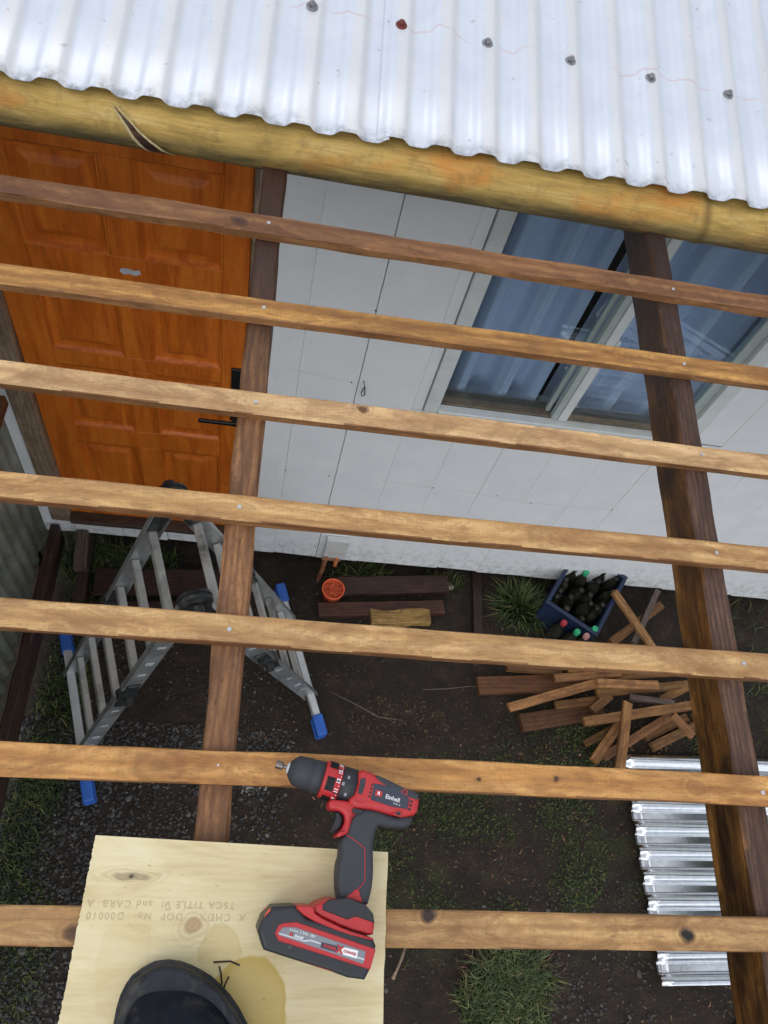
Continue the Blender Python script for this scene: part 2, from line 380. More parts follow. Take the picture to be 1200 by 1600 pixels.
M_['alu_rung'] = plain('ladder_rung_aluminium', (.56, .555, .53), .45, .55, var=.1, scale=12, dirt=(.06, .05, .04), dirtamt=.75)
M_['hinge'] = plain('ladder_hinge_steel', (.028, .030, .031), .42, .25, var=.5, scale=40, dirt=(.20, .21, .20), dirtamt=.35)
M_['blue'] = plain('blue_rubber_foot', (.03, .13, .52), .5, var=.15, dirt=(.03, .08, .25), dirtamt=.3)
M_['sticker'] = plain('white_sticker', (.68, .72, .72), .5, var=.08)
M_['black'] = plain('black_metal', (.008, .008, .009), .4, var=.2)
M_['steel'] = plain('zinc_screw', (.62, .63, .65), .35, .8, var=.15)
M_['washer'] = plain('weathered_screw_washer', (.26, .26, .27), .4, .6, var=.5, scale=260)
M_['rust'] = plain('rusted_screw', (.16, .035, .03), .7, .1, var=.35, scale=300)
M_['red'] = plain('tool_red_plastic', (.46, .022, .026), .42, var=.05, scale=300, bump=.05)
M_['redor'] = plain('battery_orange_red', (.62, .075, .035), .45, var=.06, scale=300, bump=.05)
M_['rubber'] = plain('charcoal_rubber_grip', (.030, .034, .042), .62, var=.12, scale=500, bump=.25)
M_['blk'] = plain('black_plastic', (.016, .018, .023), .5, var=.15, scale=300, bump=.1)
M_['labelg'] = plain('battery_label_grey', (.20, .22, .25), .35, var=.04)
M_['labeld'] = plain('dark_name_plate', (.030, .036, .060), .35, var=.1)
M_['white'] = plain('printed_white', (.80, .80, .82), .5, var=.02, bump=0)
M_['silver'] = plain('printed_silver', (.50, .53, .56), .4, var=.03, bump=0)
M_['bit'] = plain('bit_steel', (.20, .18, .165), .35, .85, var=.3, scale=400)
M_['boot'] = plain('navy_rubber_boot', (.0045, .0070, .012), .68, var=.5, scale=60, bump=1.0, dirt=(.070, .062, .050), dirtamt=.5, spec=.2)
M_['rand'] = plain('boot_rubber_rand', (.024, .027, .033), .7, var=.4, scale=45, bump=.7, dirt=(.13, .12, .10), dirtamt=.6, spec=.2)
M_['crate'] = plain('blue_plastic_crate', (.013, .026, .070), .5, var=.2, dirt=(.02, .03, .05), dirtamt=.6)
M_['pot'] = plain('orange_pot', (.80, .13, .045), .5, var=.15, dirt=(.2, .04, .02), dirtamt=.3)
M_['crumb'] = plain('rusty_red_filling', (.55, .095, .035), .85, var=.5, scale=120)
M_['pvc'] = plain('white_junction_box', (.62, .64, .62), .45, var=.06, dirt=(.35, .30, .22), dirtamt=.4)
M_['copper'] = plain('copper_pipe', (.30, .13, .07), .55, .3, var=.35, dirt=(.10, .06, .04), dirtamt=.6)
M_['opipe'] = plain('orange_conduit', (.60, .20, .06), .5, var=.15)
M_['curtain'] = plain('slate_blue_curtain', (.60, .65, .80), .9, var=.06, scale=3, bump=.05)
M_['room'] = plain('dark_room', (.03, .03, .035), .9)
M_['plate'] = plain('bare_primer_patch', (.52, .54, .58), .6, var=.15, scale=80)
M_['stone'] = None
def glass():
    b = NB('window_glass'); gl = b.n('BsdfGlossy'); gl.inputs['Roughness'].default_value = .01; gl.inputs['Color'].default_value = (.9, .95, 1, 1)
    tr = b.n('BsdfTransparent'); tr.inputs['Color'].default_value = (.86, .92, .95, 1)
    fr = b.n('LayerWeight'); fr.inputs['Blend'].default_value = .5
    mx = b.n('MixShader'); f2 = b.math('ADD', .05, b.math('MULTIPLY', b.math('POWER', fr.outputs['Facing'], 4.5), .7), True)
    b.l(f2, mx.inputs[0]); b.l(tr.outputs[0], mx.inputs[1]); b.l(gl.outputs[0], mx.inputs[2])
    b.l(mx.outputs[0], b.t.nodes['Material Output'].inputs[0]); return b.m
M_['glass'] = glass()
def bottle_glass(name, c):
    b = NB(name); return b.out(c, .22)
M_['bott'] = plain('dirty_dark_bottle_glass', (.014, .016, .010), .5, var=.5, scale=40, dirt=(.075, .062, .040), dirtamt=.9)
M_['capg'] = plain('green_bottle_cap', (.03, .38, .17), .45, var=.15)
M_['capr'] = plain('red_bottle_cap', (.42, .03, .05), .45, var=.15)
M_['capp'] = plain('pink_bottle_cap', (.50, .24, .20), .5, var=.15)

def ground_mat():
    b = NB('damp_soil'); v = b.coords((1, 1, 1), False)
    big = b.noise(v, 1.7, 5, .6, .4); mid = b.noise(v, 9, 8, .7, .3); fine = b.noise(v, 70, 6, .7)
    col = b.ramp(b.math('ADD', b.math('MULTIPLY', mid, .6), b.math('MULTIPLY', fine, .4)), [(.34, (.008, .0052, .0032)), (.52, (.027, .0175, .0105)), (.72, (.078, .050, .029))])
    moss = b.ramp(b.math('ADD', b.math('MULTIPLY', big, .55), b.math('MULTIPLY', mid, .45)), [(.50, (0, 0, 0)), (.60, (1, 1, 1))])
    # mossy towards the right-hand front part of the yard and along the fence
    sep = b.n('SeparateXYZ'); b.l(v, sep.inputs[0])
    zx = b.math('MULTIPLY', b.math('SUBTRACT', sep.outputs[0], .55), 2.2, True)
    zy = b.math('MULTIPLY', b.math('SUBTRACT', .95, sep.outputs[1]), 2.5, True)
    zone = b.math('MULTIPLY', b.math('MULTIPLY', zx, zy), b.math('MULTIPLY', b.math('ADD', sep.outputs[1], .02), 8, True))
    zl = b.math('MULTIPLY', b.math('SUBTRACT', -.68, sep.outputs[0]), 8, True)
    zone = b.math('MAXIMUM', zone, zl)
    gcol = b.ramp(fine, [(.3, (.010, .018, .003)), (.7, (.045, .064, .011))])
    col = b.mix(b.math('MULTIPLY', b.math('MULTIPLY', moss, zone), .9), col, gcol)
    leaf = b.n('TexVoronoi'); leaf.inputs['Scale'].default_value = 60; b.l(v, leaf.inputs['Vector'])
    lm = b.ramp(leaf.outputs['Distance'], [(.10, (1, 1, 1)), (.16, (0, 0, 0))])
    pick = b.ramp(leaf.outputs['Color'], [(.80, (0, 0, 0)), (.84, (1, 1, 1))])
    col = b.mix(b.math('MULTIPLY', b.math('MULTIPLY', lm, pick), .6), col, (.14, .10, .055))
    b.bump(b.math('ADD', mid, fine), .9, .012)
    return b.out(col, .85)
def stone_mat():
    b = NB('wet_gravel'); g = b.n('NewGeometry'); 
    col = b.ramp(g.outputs['Random Per Island'], [(0, (.008, .0075, .007)), (.60, (.020, .0195, .019)), (.88, (.045, .043, .041)), (.96, (.10, .096, .09)), (1, (.17, .16, .14))])
    n = b.noise(b.coords((1, 1, 1), False), 90, 3); col = b.mix(.35, col, b.ramp(n, [(.3, (.01, .01, .01)), (.7, (.09, .085, .08))]))
    return b.out(col, .5)
def grass_mat(name, a, c, d):
    b = NB(name); g = b.n('NewGeometry')
    col = b.ramp(g.outputs['Random Per Island'], [(0, a), (.6, c), (.9, d), (1, tuple(min(1, q) for q in (d[0] * 1.9, d[1] * 1.25, d[2] * 1.5)))])
    b.out(col, .6); b.b.inputs['Subsurface Weight'].default_value = 0
    return b.m
M_['ground'] = ground_mat(); M_['stone'] = stone_mat()
M_['grass'] = grass_mat('grass_blades', (.016, .032, .007), (.045, .078, .018), (.12, .15, .045))
M_['moss'] = grass_mat('moss_blades', (.010, .020, .004), (.028, .050, .010), (.075, .11, .022))
M_['straw'] = grass_mat('dry_straw', (.06, .038, .018), (.13, .085, .04), (.26, .18, .09))

# ================================================================== GROUND
def ground_h(x, y):
    p = Vector((x, y, 0))
    h = noise.noise(p * 1.3) * .018 + noise.noise(p * 5) * .008 + noise.noise(p * 17) * .004 + noise.noise(p * 45) * .0022
    return h - .004
def axis(lo, hi, a, b, st):
    v = []; x = a
    while x <= b + 1e-9: v.append(x); x += st
    for d in (.5, 1.5, 4, 10, 25, 60): v.append(b + d); v.insert(0, a - d)
    return v
gx = axis(0, 0, -1.8, 3.6, .022); gy = axis(0, 0, -.9, 2.5, .022)
verts = [(x, y, ground_h(x, y) if (-1.8 <= x <= 3.6 and -.9 <= y <= 2.5) else -.01) for y in gy for x in gx]
nx = len(gx); faces = [(j * nx + i, j * nx + i + 1, (j + 1) * nx + i + 1, (j + 1) * nx + i) for j in range(len(gy) - 1) for i in range(nx - 1)]
me = bpy.data.meshes.new('ground'); me.from_pydata(verts, [], faces)
tag(obj('ground', me, M_['ground'], smooth=True), kind='structure')

# gravel: real stones, thousands of them
def stones(name, spots, mat):
    base = []
    bm = bmesh.new(); bmesh.ops.create_icosphere(bm, subdivisions=1, radius=1); bv = [v.co.copy() for v in bm.verts]; bf = [tuple(v.index for v in f.verts) for f in bm.faces]; bm.free()
    V, F = [], []
    for (x, y, s) in spots:
        M = Matrix.Rotation(random.random() * 6.3, 3, 'Z') @ Matrix.Rotation(random.uniform(-.5, .5), 3, 'X') @ Matrix.Diagonal((s * random.uniform(.8, 1.4), s * random.uniform(.7, 1.1), s * random.uniform(.45, .75)))
        o = Vector((x, y, ground_h(x, y) + s * .12)); k = len(V)
        for v in bv: V.append(M @ (v * random.uniform(.82, 1.12)) + o)
        F += [tuple(i + k for i in f) for f in bf]
    me = bpy.data.meshes.new(name); me.from_pydata(V, [], F)
    return tag(obj(name, me, mat), kind='stuff')
sp = []
def scatter(n, x0, x1, y0, y1, s0, s1, dens=lambda x, y: 1):
    k = 0
    while k < n:
        x = random.uniform(x0, x1); y = random.uniform(y0, y1)
        if random.random() < dens(x, y): sp.append((x, y, random.uniform(s0, s1) * (1.6 if random.random() < .05 else 1))); 
        k += 1
cl = lambda x, y, f=2.3, o=0: max(0, min(1, .5 + 1.8 * noise.noise(Vector((x * f + o, y * f, 3)))))
scatter(9000, -.95, .25, -.45, .95, .005, .011, lambda x, y: .55 + .6 * cl(x, y) - (max(0, x + .1) * 1.8))
scatter(1800, -.75, .55, .7, 1.75, .004, .008, lambda x, y: cl(x, y, 3, 5) ** 2)
scatter(1600, -.85, -.55, .6, 1.7, .005, .010, lambda x, y: cl(x, y, 4, 8) * .7)
scatter(3200, 1.35, 3.0, -.5, .35, .004, .010, lambda x, y: cl(x, y, 2, 11) * .8)
scatter(2600, .3, 2.4, .2, 1.7, .002, .006, lambda x, y: cl(x, y, 3, 15) * .5)
scatter(700, .2, 1.2, -.5, .2, .003, .008, lambda x, y: .5)
tag(stones('gravel', sp, M_['stone']), 'dark damp gravel scattered over the soil below the roof frame', 'gravel')

def blades(name, spots, mat, label=None, cat=None, w0=.0022, kind='stuff'):
    """spots: (x, y, z, height, lean, azimuth)"""
    V, F = [], []
    for (x, y, z, h, lean, az_) in spots:
        d = Vector((math.cos(az_), math.sin(az_), 0)); s = Vector((-d.y, d.x, 0)) * w0 * random.uniform(.7, 1.5); k = len(V)
        p0 = Vector((x, y, z - .004)); p1 = p0 + Vector((0, 0, h * .55)) + d * h * lean * .35; p2 = p0 + Vector((0, 0, h * (.55 + .42 * (1 - lean)))) + d * h * lean * (1.0)
        V += [p0 - s, p0 + s, p1 + s * .8, p1 - s * .8, p2]
        F += [(k, k + 1, k + 2, k + 3), (k + 3, k + 2, k + 4)]
    me = bpy.data.meshes.new(name); me.from_pydata(V, [], F)
    o = obj(name, me, mat); tag(o, label, cat, kind=kind); return o
def patch(n, cx, cy, rx, ry, h0, h1, lean=.6, f=None, splay=0):
    out = []
    while len(out) < n:
        a = random.random() * 6.283; r = math.sqrt(random.random()) if not splay else random.random() ** .8
        x = cx + rx * r * math.cos(a); y = cy + ry * r * math.sin(a)
        if f and random.random() > f(x, y): n -= 1; continue
        az_ = a + random.uniform(-.9, .9) if splay else random.random() * 6.283
        ln = min(.95, lean * random.uniform(.5, 1.4) * ((.35 + .9 * r) if splay else 1))
        out.append((x, y, ground_h(x, y), random.uniform(h0, h1), ln, az_))
    return out
# two distinct tufts, each a thing
blades('grass_tuft', patch(620, 1.43, 1.66, .12, .10, .07, .17, .8, splay=1), M_['grass'], 'round tuft of long green grass against the house foot left of the blue crate', 'grass tuft', .0024, None)
blades('grass_tuft', patch(1500, 1.24, -.03, .15, .11, .03, .11, .75) + patch(900, 1.16, -.12, .16, .1, .03, .10, .75) + patch(500, 1.30, -.14, .10, .1, .03, .08, .8) + patch(240, 1.24, -.05, .17, .13, .06, .13, 1.0, splay=1), M_['grass'], 'wide tuft of shaggy green grass in the open yard below the lowest batten', 'grass tuft', .0024, None)
gs = patch(2600, -.80, 1.0, .10, .62, .02, .07, .8, lambda x, y: cl(x, y, 5, 2)) + patch(900, -.80, 1.72, .14, .12, .04, .11, .8) + patch(700, -.56, 1.74, .18, .10, .03, .10, .8) + patch(900, -.84, .55, .08, .35, .02, .06, .8)
gs += patch(300, .55, 1.78, .18, .07, .03, .09, .8) + patch(260, 1.0, 1.78, .12, .06, .03, .08) + patch(700, 2.75, 1.55, .35, .28, .03, .10, .8, lambda x, y: cl(x, y, 3, 3)) + patch(260, 1.72, 1.02, .16, .08, .02, .05, .8) + patch(60, 2.35, .97, .05, .08, .03, .07, .8)
blades('yard_grass', gs, M_['grass'], 'short green grass along the fence board and house foot', 'grass')
ms = patch(15000, 1.15, .48, .62, .42, .006, .026, .9, lambda x, y: cl(x, y, 4, 21) ** 1.3) + patch(3500, .45, .25, .5, .35, .005, .022, .9, lambda x, y: cl(x, y, 4, 25) ** 1.5)
ms += patch(2600, 1.55, .95, .3, .25, .006, .03, .9, lambda x, y: cl(x, y, 4, 31)) + patch(2200, -.80, .9, .12, .9, .006, .03, .9, lambda x, y: cl(x, y, 5, 37)) + patch(1800, 2.7, .6, .5, .8, .008, .03, .9) + patch(1400, .1, -.05, .5, .3, .005, .02, .9, lambda x, y: cl(x, y, 4, 41))
ms += patch(1500, -.75, .0, .12, .3, .006, .03, .9)
blades('moss', ms, M_['moss'], 'low mossy weeds spread over the bare soil of the yard', 'moss', .003)
ss = patch(420, 1.24, -.03, .2, .13, .04, .10, .9, splay=1) + patch(240, .75, 1.02, .26, .12, .008, .03, 1.0) + patch(500, 1.0, .5, .7, .6, .01, .035, 1.0) + patch(260, -.78, 1.45, .10, .15, .02, .06, 1.0) + patch(200, 1.7, .6, .6, .5, .01, .03, 1.0) + patch(160, 1.25, 0, .25, .15, .03, .09, .9) + patch(120, 2.45, .0, .4, .3, .01, .04, 1)
blades('dry_straw', ss, M_['straw'], 'dead straw and dry stalks strewn over the dark soil', 'straw', .0014)
# leaf litter
V, F = [], []
for i in range(1500):
    x = random.uniform(-.7, 2.7); y = random.uniform(-.3, 1.6)
    if cl(x, y, 2.5, 51) < random.random(): continue
    s = random.uniform(.002, .007); a = random.random() * 6.28; z = ground_h(x, y) + .006; k = len(V)
    for t in range(5):
        q = a + t * 1.2566; rr = s * (1.7 if t == 0 else random.uniform(.5, 1)); V.append((x + rr * math.cos(q), y + rr * math.sin(q), z + random.uniform(-.002, .004)))
    F.append(tuple(range(k, k + 5)))
me = bpy.data.meshes.new('leaf_litter'); me.from_pydata(V, [], F)
M_['leaf'] = grass_mat('dead_leaves', (.035, .022, .012), (.075, .050, .026), (.13, .09, .045))
tag(obj('leaf_litter', me, M_['leaf']), 'small dead leaves and bits of bark scattered on the soil', 'leaves', kind='stuff')
V, F = [], []
for i in range(1400):
    if random.random() < .5: x, y = random.gauss(1.8, .35), random.gauss(1.0, .22)
    else: x, y = random.uniform(-.4, 2.6), random.uniform(-.25, 1.7)
    a = random.random() * 3.14; L = random.uniform(.002, .011); w_ = random.uniform(.0008, .003); z = ground_h(x, y) + .005; k = len(V)
    c_, s_ = math.cos(a), math.sin(a)
    for (p, q_) in ((-L, -w_), (L, -w_ * .6), (L * .9, w_), (-L * .8, w_)): V.append((x + p * c_ - q_ * s_, y + p * s_ + q_ * c_, z + random.uniform(-.001, .003)))
    F.append((k, k + 1, k + 2, k + 3))
me = bpy.data.meshes.new('wood_chips'); me.from_pydata(V, [], F)
M_['chips'] = grass_mat('wood_chip_colours', (.045, .028, .012), (.12, .08, .038), (.22, .155, .075))
tag(obj('wood_chips', me, M_['chips']), 'tiny wood chips and splinters strewn over the yard soil', 'wood chips', kind='stuff')
# cement splash
bm = bmesh.new()
for i in range(46):
    x = .075 + random.gauss(0, .035); y = .69 + random.gauss(0, .022); s = random.uniform(.003, .011)
    z = ground_h(x, y) + .003
    vs_ = [bm.verts.new((x + s * random.uniform(.5, 1.3) * math.cos(t), y + s * random.uniform(.5, 1.3) * math.sin(t), z + random.uniform(0, .003))) for t in [q * 1.0472 for q in range(6)]]
    bm.faces.new(vs_)
M_['cement'] = plain('dried_cement', (.24, .235, .22), .9, var=.3, scale=60)
tag(obj('cement_splash', bm, M_['cement']), 'pale dried cement crumbs spilled on the gravel beside the left rafter', 'cement', kind='stuff')
def twig(pts, r, label, mat, grp=None):
    return tag(obj('twig', tube_bm(pts, r, 6), mat, smooth=True), label, 'twig', grp)
G = ground_h
twig([(.786, .085, .03), (.765, .03, .04), (.745, -.01, .045), (.722, -.05, .05)], [.006, .007, .005, .008], 'pale splintered stick on the soil just right of the plywood', M_['casing'])
twig([(.42, 1.14, .02), (.55, 1.08, .03), (.66, 1.03, .02), (.78, 1.02, .02)], [.003, .003, .0025, .0015], 'thin brown twig lying on soil near the ladder foot', M_['grey_wood'])
twig([(.88, 1.18, .015), (1.0, 1.19, .02), (1.12, 1.21, .02), (1.2, 1.215, .02)], [.0015, .0025, .002, .0015], 'long thin twig on the soil left of the wood pile', M_['grey_wood'])

# ================================================================== HOUSE
house = empty('house', 'white clad house with orange door, curtained window and corrugated metal roof', 'house', (1, 1.8, 0))
Y0 = 1.8
ZT = 2.88
obj('wall_backing', box_bm(-1.1, -.952, Y0 + .022, Y0 + .10, .20, ZT), M_['groove'], parent=house)
obj('wall_backing', box_bm(-.086, .60, Y0 + .022, Y0 + .10, .301, ZT), M_['groove'], parent=house)
obj('wall_backing', box_bm(-.951, -.087, Y0 + .060, Y0 + .10, .20, ZT), M_['groove'], parent=house)
bm = box_bm(1.64, 3.6, Y0 + .022, Y0 + .10, .16, ZT); box_bm(.60, 1.64, Y0 + .022, Y0 + .10, .16, 1.42, bm=bm); box_bm(.60, 1.64, Y0 + .022, Y0 + .10, 2.47, ZT, bm=bm); box_bm(-.085, .60, Y0 + .022, Y0 + .10, .16, .30, bm=bm)
obj('wall_backing', bm, M_['groove'], parent=house)
bm = box_bm(-1.1, -1.0, 1.91, 5, -.03, 3.1); box_bm(3.6, 3.7, 1.81, 5, -.03, 3.1, bm=bm); box_bm(-1.1, 3.7, 5, 5.1, -.03, 3.4, bm=bm)
obj('side_wall', bm, M_['paint'], parent=house)
obj('floor_slab', box_bm(-1.0, 3.6, 1.92, 5, .20, .32), M_['raw_dark'], parent=house)
obj('room_wall', box_bm(.2, 2.2, 2.9, 2.95, .33, 2.85), M_['room'], parent=house)

def siding(x0, x1, z0, z1, seed):
    """one vertical cladding board, v-jointed, with an uneven foot"""
    bm = bmesh.new(); c = .0020; rng = random.Random(seed)
    prof = [(x0, Y0 + .0028), (x0 + c, Y0), (x1 - c, Y0), (x1, Y0 + .0028)]
    nz_ = 14; rows = []
    for j in range(nz_ + 1):
        z = z0 + (z1 - z0) * j / nz_; row = []
        for k, (x, y) in enumerate(prof):
            zz = z
            if j == 0: zz += rng.uniform(-.006, .006)
            row.append(bm.verts.new((x + (noise.noise(Vector((z * 3, seed, k))) * .0018 if k in (1, 2) else 0), y + noise.noise(Vector((z * 1.5, seed * 2.1, 0))) * .0015, zz)))
        rows.append(row)
    for j in range(nz_):
        for k in range(3): bm.faces.new((rows[j][k], rows[j][k + 1], rows[j + 1][k + 1], rows[j + 1][k]))
    b0 = [bm.verts.new((x0, Y0 + .02, z0)), bm.verts.new((x1, Y0 + .02, z0))]
    bm.faces.new((rows[0][0], b0[0], b0[1], rows[0][3], rows[0][2], rows[0][1]))
    bmesh.ops.recalc_face_normals(bm, faces=bm.faces)
    o = obj('siding_board', bm, M_['paint'], parent=house, M=Matrix.Identity(4))
    return o
edges = [-.085, .088, .3025, .5225, .7305, .943, 1.157, 1.371, 1.585, 1.80, 2.014, 2.228, 2.442, 2.656, 2.87, 3.084, 3.3, 3.55]
for i in range(len(edges) - 1):
    a, b = edges[i] + (.0010 if i == 2 else .00004), edges[i + 1] - (.0010 if i == 1 else .00004)
    foot = .145 - .012 * i / 8 + random.uniform(-.006, .006)
    if b <= .60 or a >= 1.64: 
        siding(a, b, foot, ZT, i + 1)
    else:
        siding(a, b, foot, 1.42 if (a > .55) else 1.42, i + 1)
        if a < .56: siding(a, .563, 1.42, ZT, i + 30)
        if b > 1.66: siding(1.664, b, 1.42, ZT, i + 60)
# left of the door and below it
for a, b in ((-1.10, -.954),): siding(a, b, .20, ZT, 91)
for i, (a, b) in enumerate(((-1.0, -.86), (-.86, -.64), (-.64, -.43), (-.43, -.21), (-.21, -.087))): siding(a + .001, b - .001, .178 + random.uniform(-.004, .004), .33, 95 + i)
# nails in the cladding with their faint rows
nail_me = bpy.data.meshes.new('nail'); hb = cyl_bm(.0032, .0028, 0, .002, 8); hb.to_mesh(nail_me); hb.free(); nail_me.materials.append(M_['hinge'])
for (x, z) in ((.277, 1.529), (.275, .907), (.735, .899), (1.197, .86), (1.582, .875), (.52, .22), (.735, .215), (.95, .21), (.29, .25), (1.16, .2), (.30, 1.89), (1.03, .893), (.09, .912)):
    o = bpy.data.objects.new('nail', nail_me); C.objects.link(o); place(o, T(x, Y0 - .0002, z) @ Matrix.Rotation(math.pi / 2, 4, 'X'), house)
M_['scratch'] = plain('faint_pencil_line', (.50, .46, .42), .8, var=.1)
for (x0, z0, x1, z1) in ((.06, 1.56, .277, 1.529), (.50, .915, .735, .899), (.80, .905, 1.197, .86), (1.2, .86, 1.56, .875)):
    hb = bmesh.new(); hb.faces.new([hb.verts.new(p) for p in ((x0, Y0 - .0018, z0), (x1, Y0 - .0018, z1), (x1, Y0 - .0018, z1 + .0012), (x0, Y0 - .0018, z0 + .0012))])
    obj('pencil_line', hb, M_['scratch'], parent=house)
# rusty hook by the joint
obj('wire_hook', tube_bm([(.318, 1.795, 1.55), (.326, 1.78, 1.53), (.332, 1.782, 1.49), (.324, 1.786, 1.475), (.318, 1.782, 1.50), (.322, 1.78, 1.53)], .0022, 6), M_['hinge'], parent=house)

# door ---------------------------------------------------------------
DY = Y0 + .018
cols = ((-.755, -.512), (-.422, -.183)); rows = ((.50, .935), (1.045, 1.41), (1.485, 1.83), (1.94, 2.28))
xs = [-.863, -.755, -.512, -.422, -.183, -.102]; zs = [.348, .50, .935, 1.045, 1.41, 1.485, 1.83, 1.94, 2.28, 2.42]
bm = bmesh.new()
for (a, b) in ((0, 1), (4, 5)): box_bm(xs[a], xs[b], DY, DY + .04, zs[0], zs[-1], .002, bm=bm)
for (a, b) in ((0, 1), (2, 3), (4, 5), (6, 7), (8, 9)): box_bm(xs[1] + .0008, xs[4] - .0008, DY + .0006, DY + .04, zs[a], zs[b], .0015, bm=bm)
for (a, b) in ((1, 2), (3, 4), (5, 6), (7, 8)): box_bm(xs[2], xs[3], DY + .0012, DY + .04, zs[a] + .0008, zs[b] - .0008, .0015, bm=bm)
door = obj('door', bm, M_['door'], T(-.48, DY, .348), parent=house)
door.data.transform(T(.48, -DY, -.348)); door['label'] = 'varnished orange wooden door with eight raised panels'
def panel(x0, x1, z0, z1):
    bm = bmesh.new(); rings = []
    for ins, dep in ((0, .0), (.006, .001), (.013, .0125), (.020, .014), (.036, .014), (.060, .005)):
        rings.append([bm.verts.new(p) for p in ((x0 + ins, DY + dep + .0005, z0 + ins), (x1 - ins, DY + dep + .0005, z0 + ins), (x1 - ins, DY + dep + .0005, z1 - ins), (x0 + ins, DY + dep + .0005, z1 - ins))])
    for k in range(len(rings) - 1):
        for i in range(4): bm.faces.new((rings[k][i], rings[k][(i + 1) % 4], rings[k + 1][(i + 1) % 4], rings[k + 1][i]))
    bm.faces.new(rings[-1]); bmesh.ops.recalc_face_normals(bm, faces=bm.faces)
    return bm
for (x0, x1) in cols:
    for (z0, z1) in rows:
        o = obj('door_panel', panel(x0, x1, z0, z1), M_['door'], parent=door, M=Matrix.Identity(4))
bm = box_bm(-.148, -.103, DY - .010, DY + .002, 1.205, 1.505, .002)
obj('handle_plate', bm, M_['black'], parent=door)
bm = box_bm(-.262, -.118, DY - .062, DY - .050, 1.238, 1.256, .003); box_bm(-.137, -.117, DY - .062, DY - .008, 1.237, 1.257, .003, bm=bm)
obj('handle', bm, M_['black'], parent=door)
bm = bmesh.new()
pp = [(-.492, 1.884), (-.487, 1.898), (-.462, 1.899), (-.448, 1.894), (-.432, 1.899), (-.429, 1.884), (-.445, 1.874), (-.462, 1.879), (-.480, 1.874)]
bm.faces.new([bm.verts.new((x, DY - .001, z)) for x, z in pp]); 
obj('sticker_remnant', bm, M_['plate'], parent=door)
# frame and threshold
timber('door_casing', (-.908, Y0 - .012, .30), (-.908, Y0 - .012, 2.62), .086, .05, M_['casing'], house, up=(0, -1, 0), seed=3)
timber('door_casing', (-.092, Y0 + .002, .33), (-.092, Y0 + .002, 2.62), .016, .05, M_['casing'], house, up=(0, -1, 0), seed=4, ch=.001)
timber('door_casing', (-.863, Y0 - .005, 2.47), (-.102, Y0 - .005, 2.47), .08, .05, M_['raw_dark'], house, up=(0, -1, 0), seed=5)
timber('door_threshold', (-.86, Y0 + .005, .346), (-.087, Y0 + .005, .346), .075, .03, M_['grey_wood'], house, seed=6, color=(.45, .36, .32))

# window -------------------------------------------------------------
win = obj('window', box_bm(.566, .618, Y0 - .012, Y0 + .09, 1.42, 2.47, .002), M_['frame'], parent=house)
obj('window_frame', box_bm(1.604, 1.662, Y0 - .010, Y0 + .09, 1.42, 2.47, .002), M_['frame'], parent=win)
obj('window_frame', box_bm(.6185, 1.6035, Y0 - .010, Y0 + .09, 2.42, 2.468, .002), M_['frame'], parent=win)
obj('window_sill', box_bm(.6185, 1.6035, Y0 - .018, Y0 + .020, 1.420, 1.446, .003), M_['frame'], parent=win)
obj('window_track', box_bm(.6185, 1.6035, Y0 + .021, Y0 + .09, 1.420, 1.452, .002), M_['track'], parent=win)
for (a, b, mt, y, nm) in ((1.062, 1.088, 'frame_g', .008, 'sash_stile'), (1.089, 1.124, 'frame', .004, 'sash_stile'), (1.562, 1.603, 'frame_g', .010, 'sash_stile')):
    obj(nm, box_bm(a, b, Y0 + y, Y0 + .034, 1.453, 2.419, .002), M_[mt], parent=win)
obj('sash_rail', box_bm(1.1245, 1.5615, Y0 + .012, Y0 + .034, 1.453, 1.485, .002), M_['track'], parent=win)
obj('sash_stile', box_bm(.619, .634, Y0 + .045, Y0 + .066, 1.453, 2.419, .002), M_['frame_g'], parent=win)
obj('sash_stile', box_bm(1.044, 1.0615, Y0 + .045, Y0 + .066, 1.453, 2.419, .002), M_['frame_g'], parent=win)
obj('window_glass', box_bm(1.1246, 1.5614, Y0 + .020, Y0 + .024, 1.4855, 2.4185), M_['glass'], parent=win)
obj('window_glass', box_bm(.6345, 1.0435, Y0 + .054, Y0 + .058, 1.4535, 2.4185), M_['glass'], parent=win)
obj('sash_latch', box_bm(1.1245, 1.137, Y0 + .0, Y0 + .016, 1.86, 1.90, .003), M_['frame'], parent=win)
def curtain(x0, x1, z0, z1, seed):
    bm = bmesh.new(); n = int((x1 - x0) / .006); cols_ = []
    for i in range(n + 1):
        x = x0 + (x1 - x0) * i / n; ph = noise.noise(Vector((x * 5, seed, 0))) * 2.4
        sn = math.sin(x * 2 * math.pi / .150 + ph); d = .040 * math.copysign(abs(sn) ** .6, sn) + .004 * math.sin(x * 2 * math.pi / .031 + ph * 2)
        cols_.append([bm.verts.new((x + .010 * noise.noise(Vector((x * 8, z, seed))), Y0 + .150 + d * (.8 + .25 * (z1 - z)), z)) for z in [z0 + (z1 - z0) * j / 10 for j in range(11)]])
    for i in range(n):
        for j in range(10): bm.faces.new((cols_[i][j], cols_[i + 1][j], cols_[i + 1][j + 1], cols_[i][j + 1]))
    return obj('curtain', bm, M_['curtain'], parent=win, smooth=True)
curtain(.60, 1.012, 1.05, 2.45, 1); curtain(1.075, 1.68, 1.05, 2.45, 4)

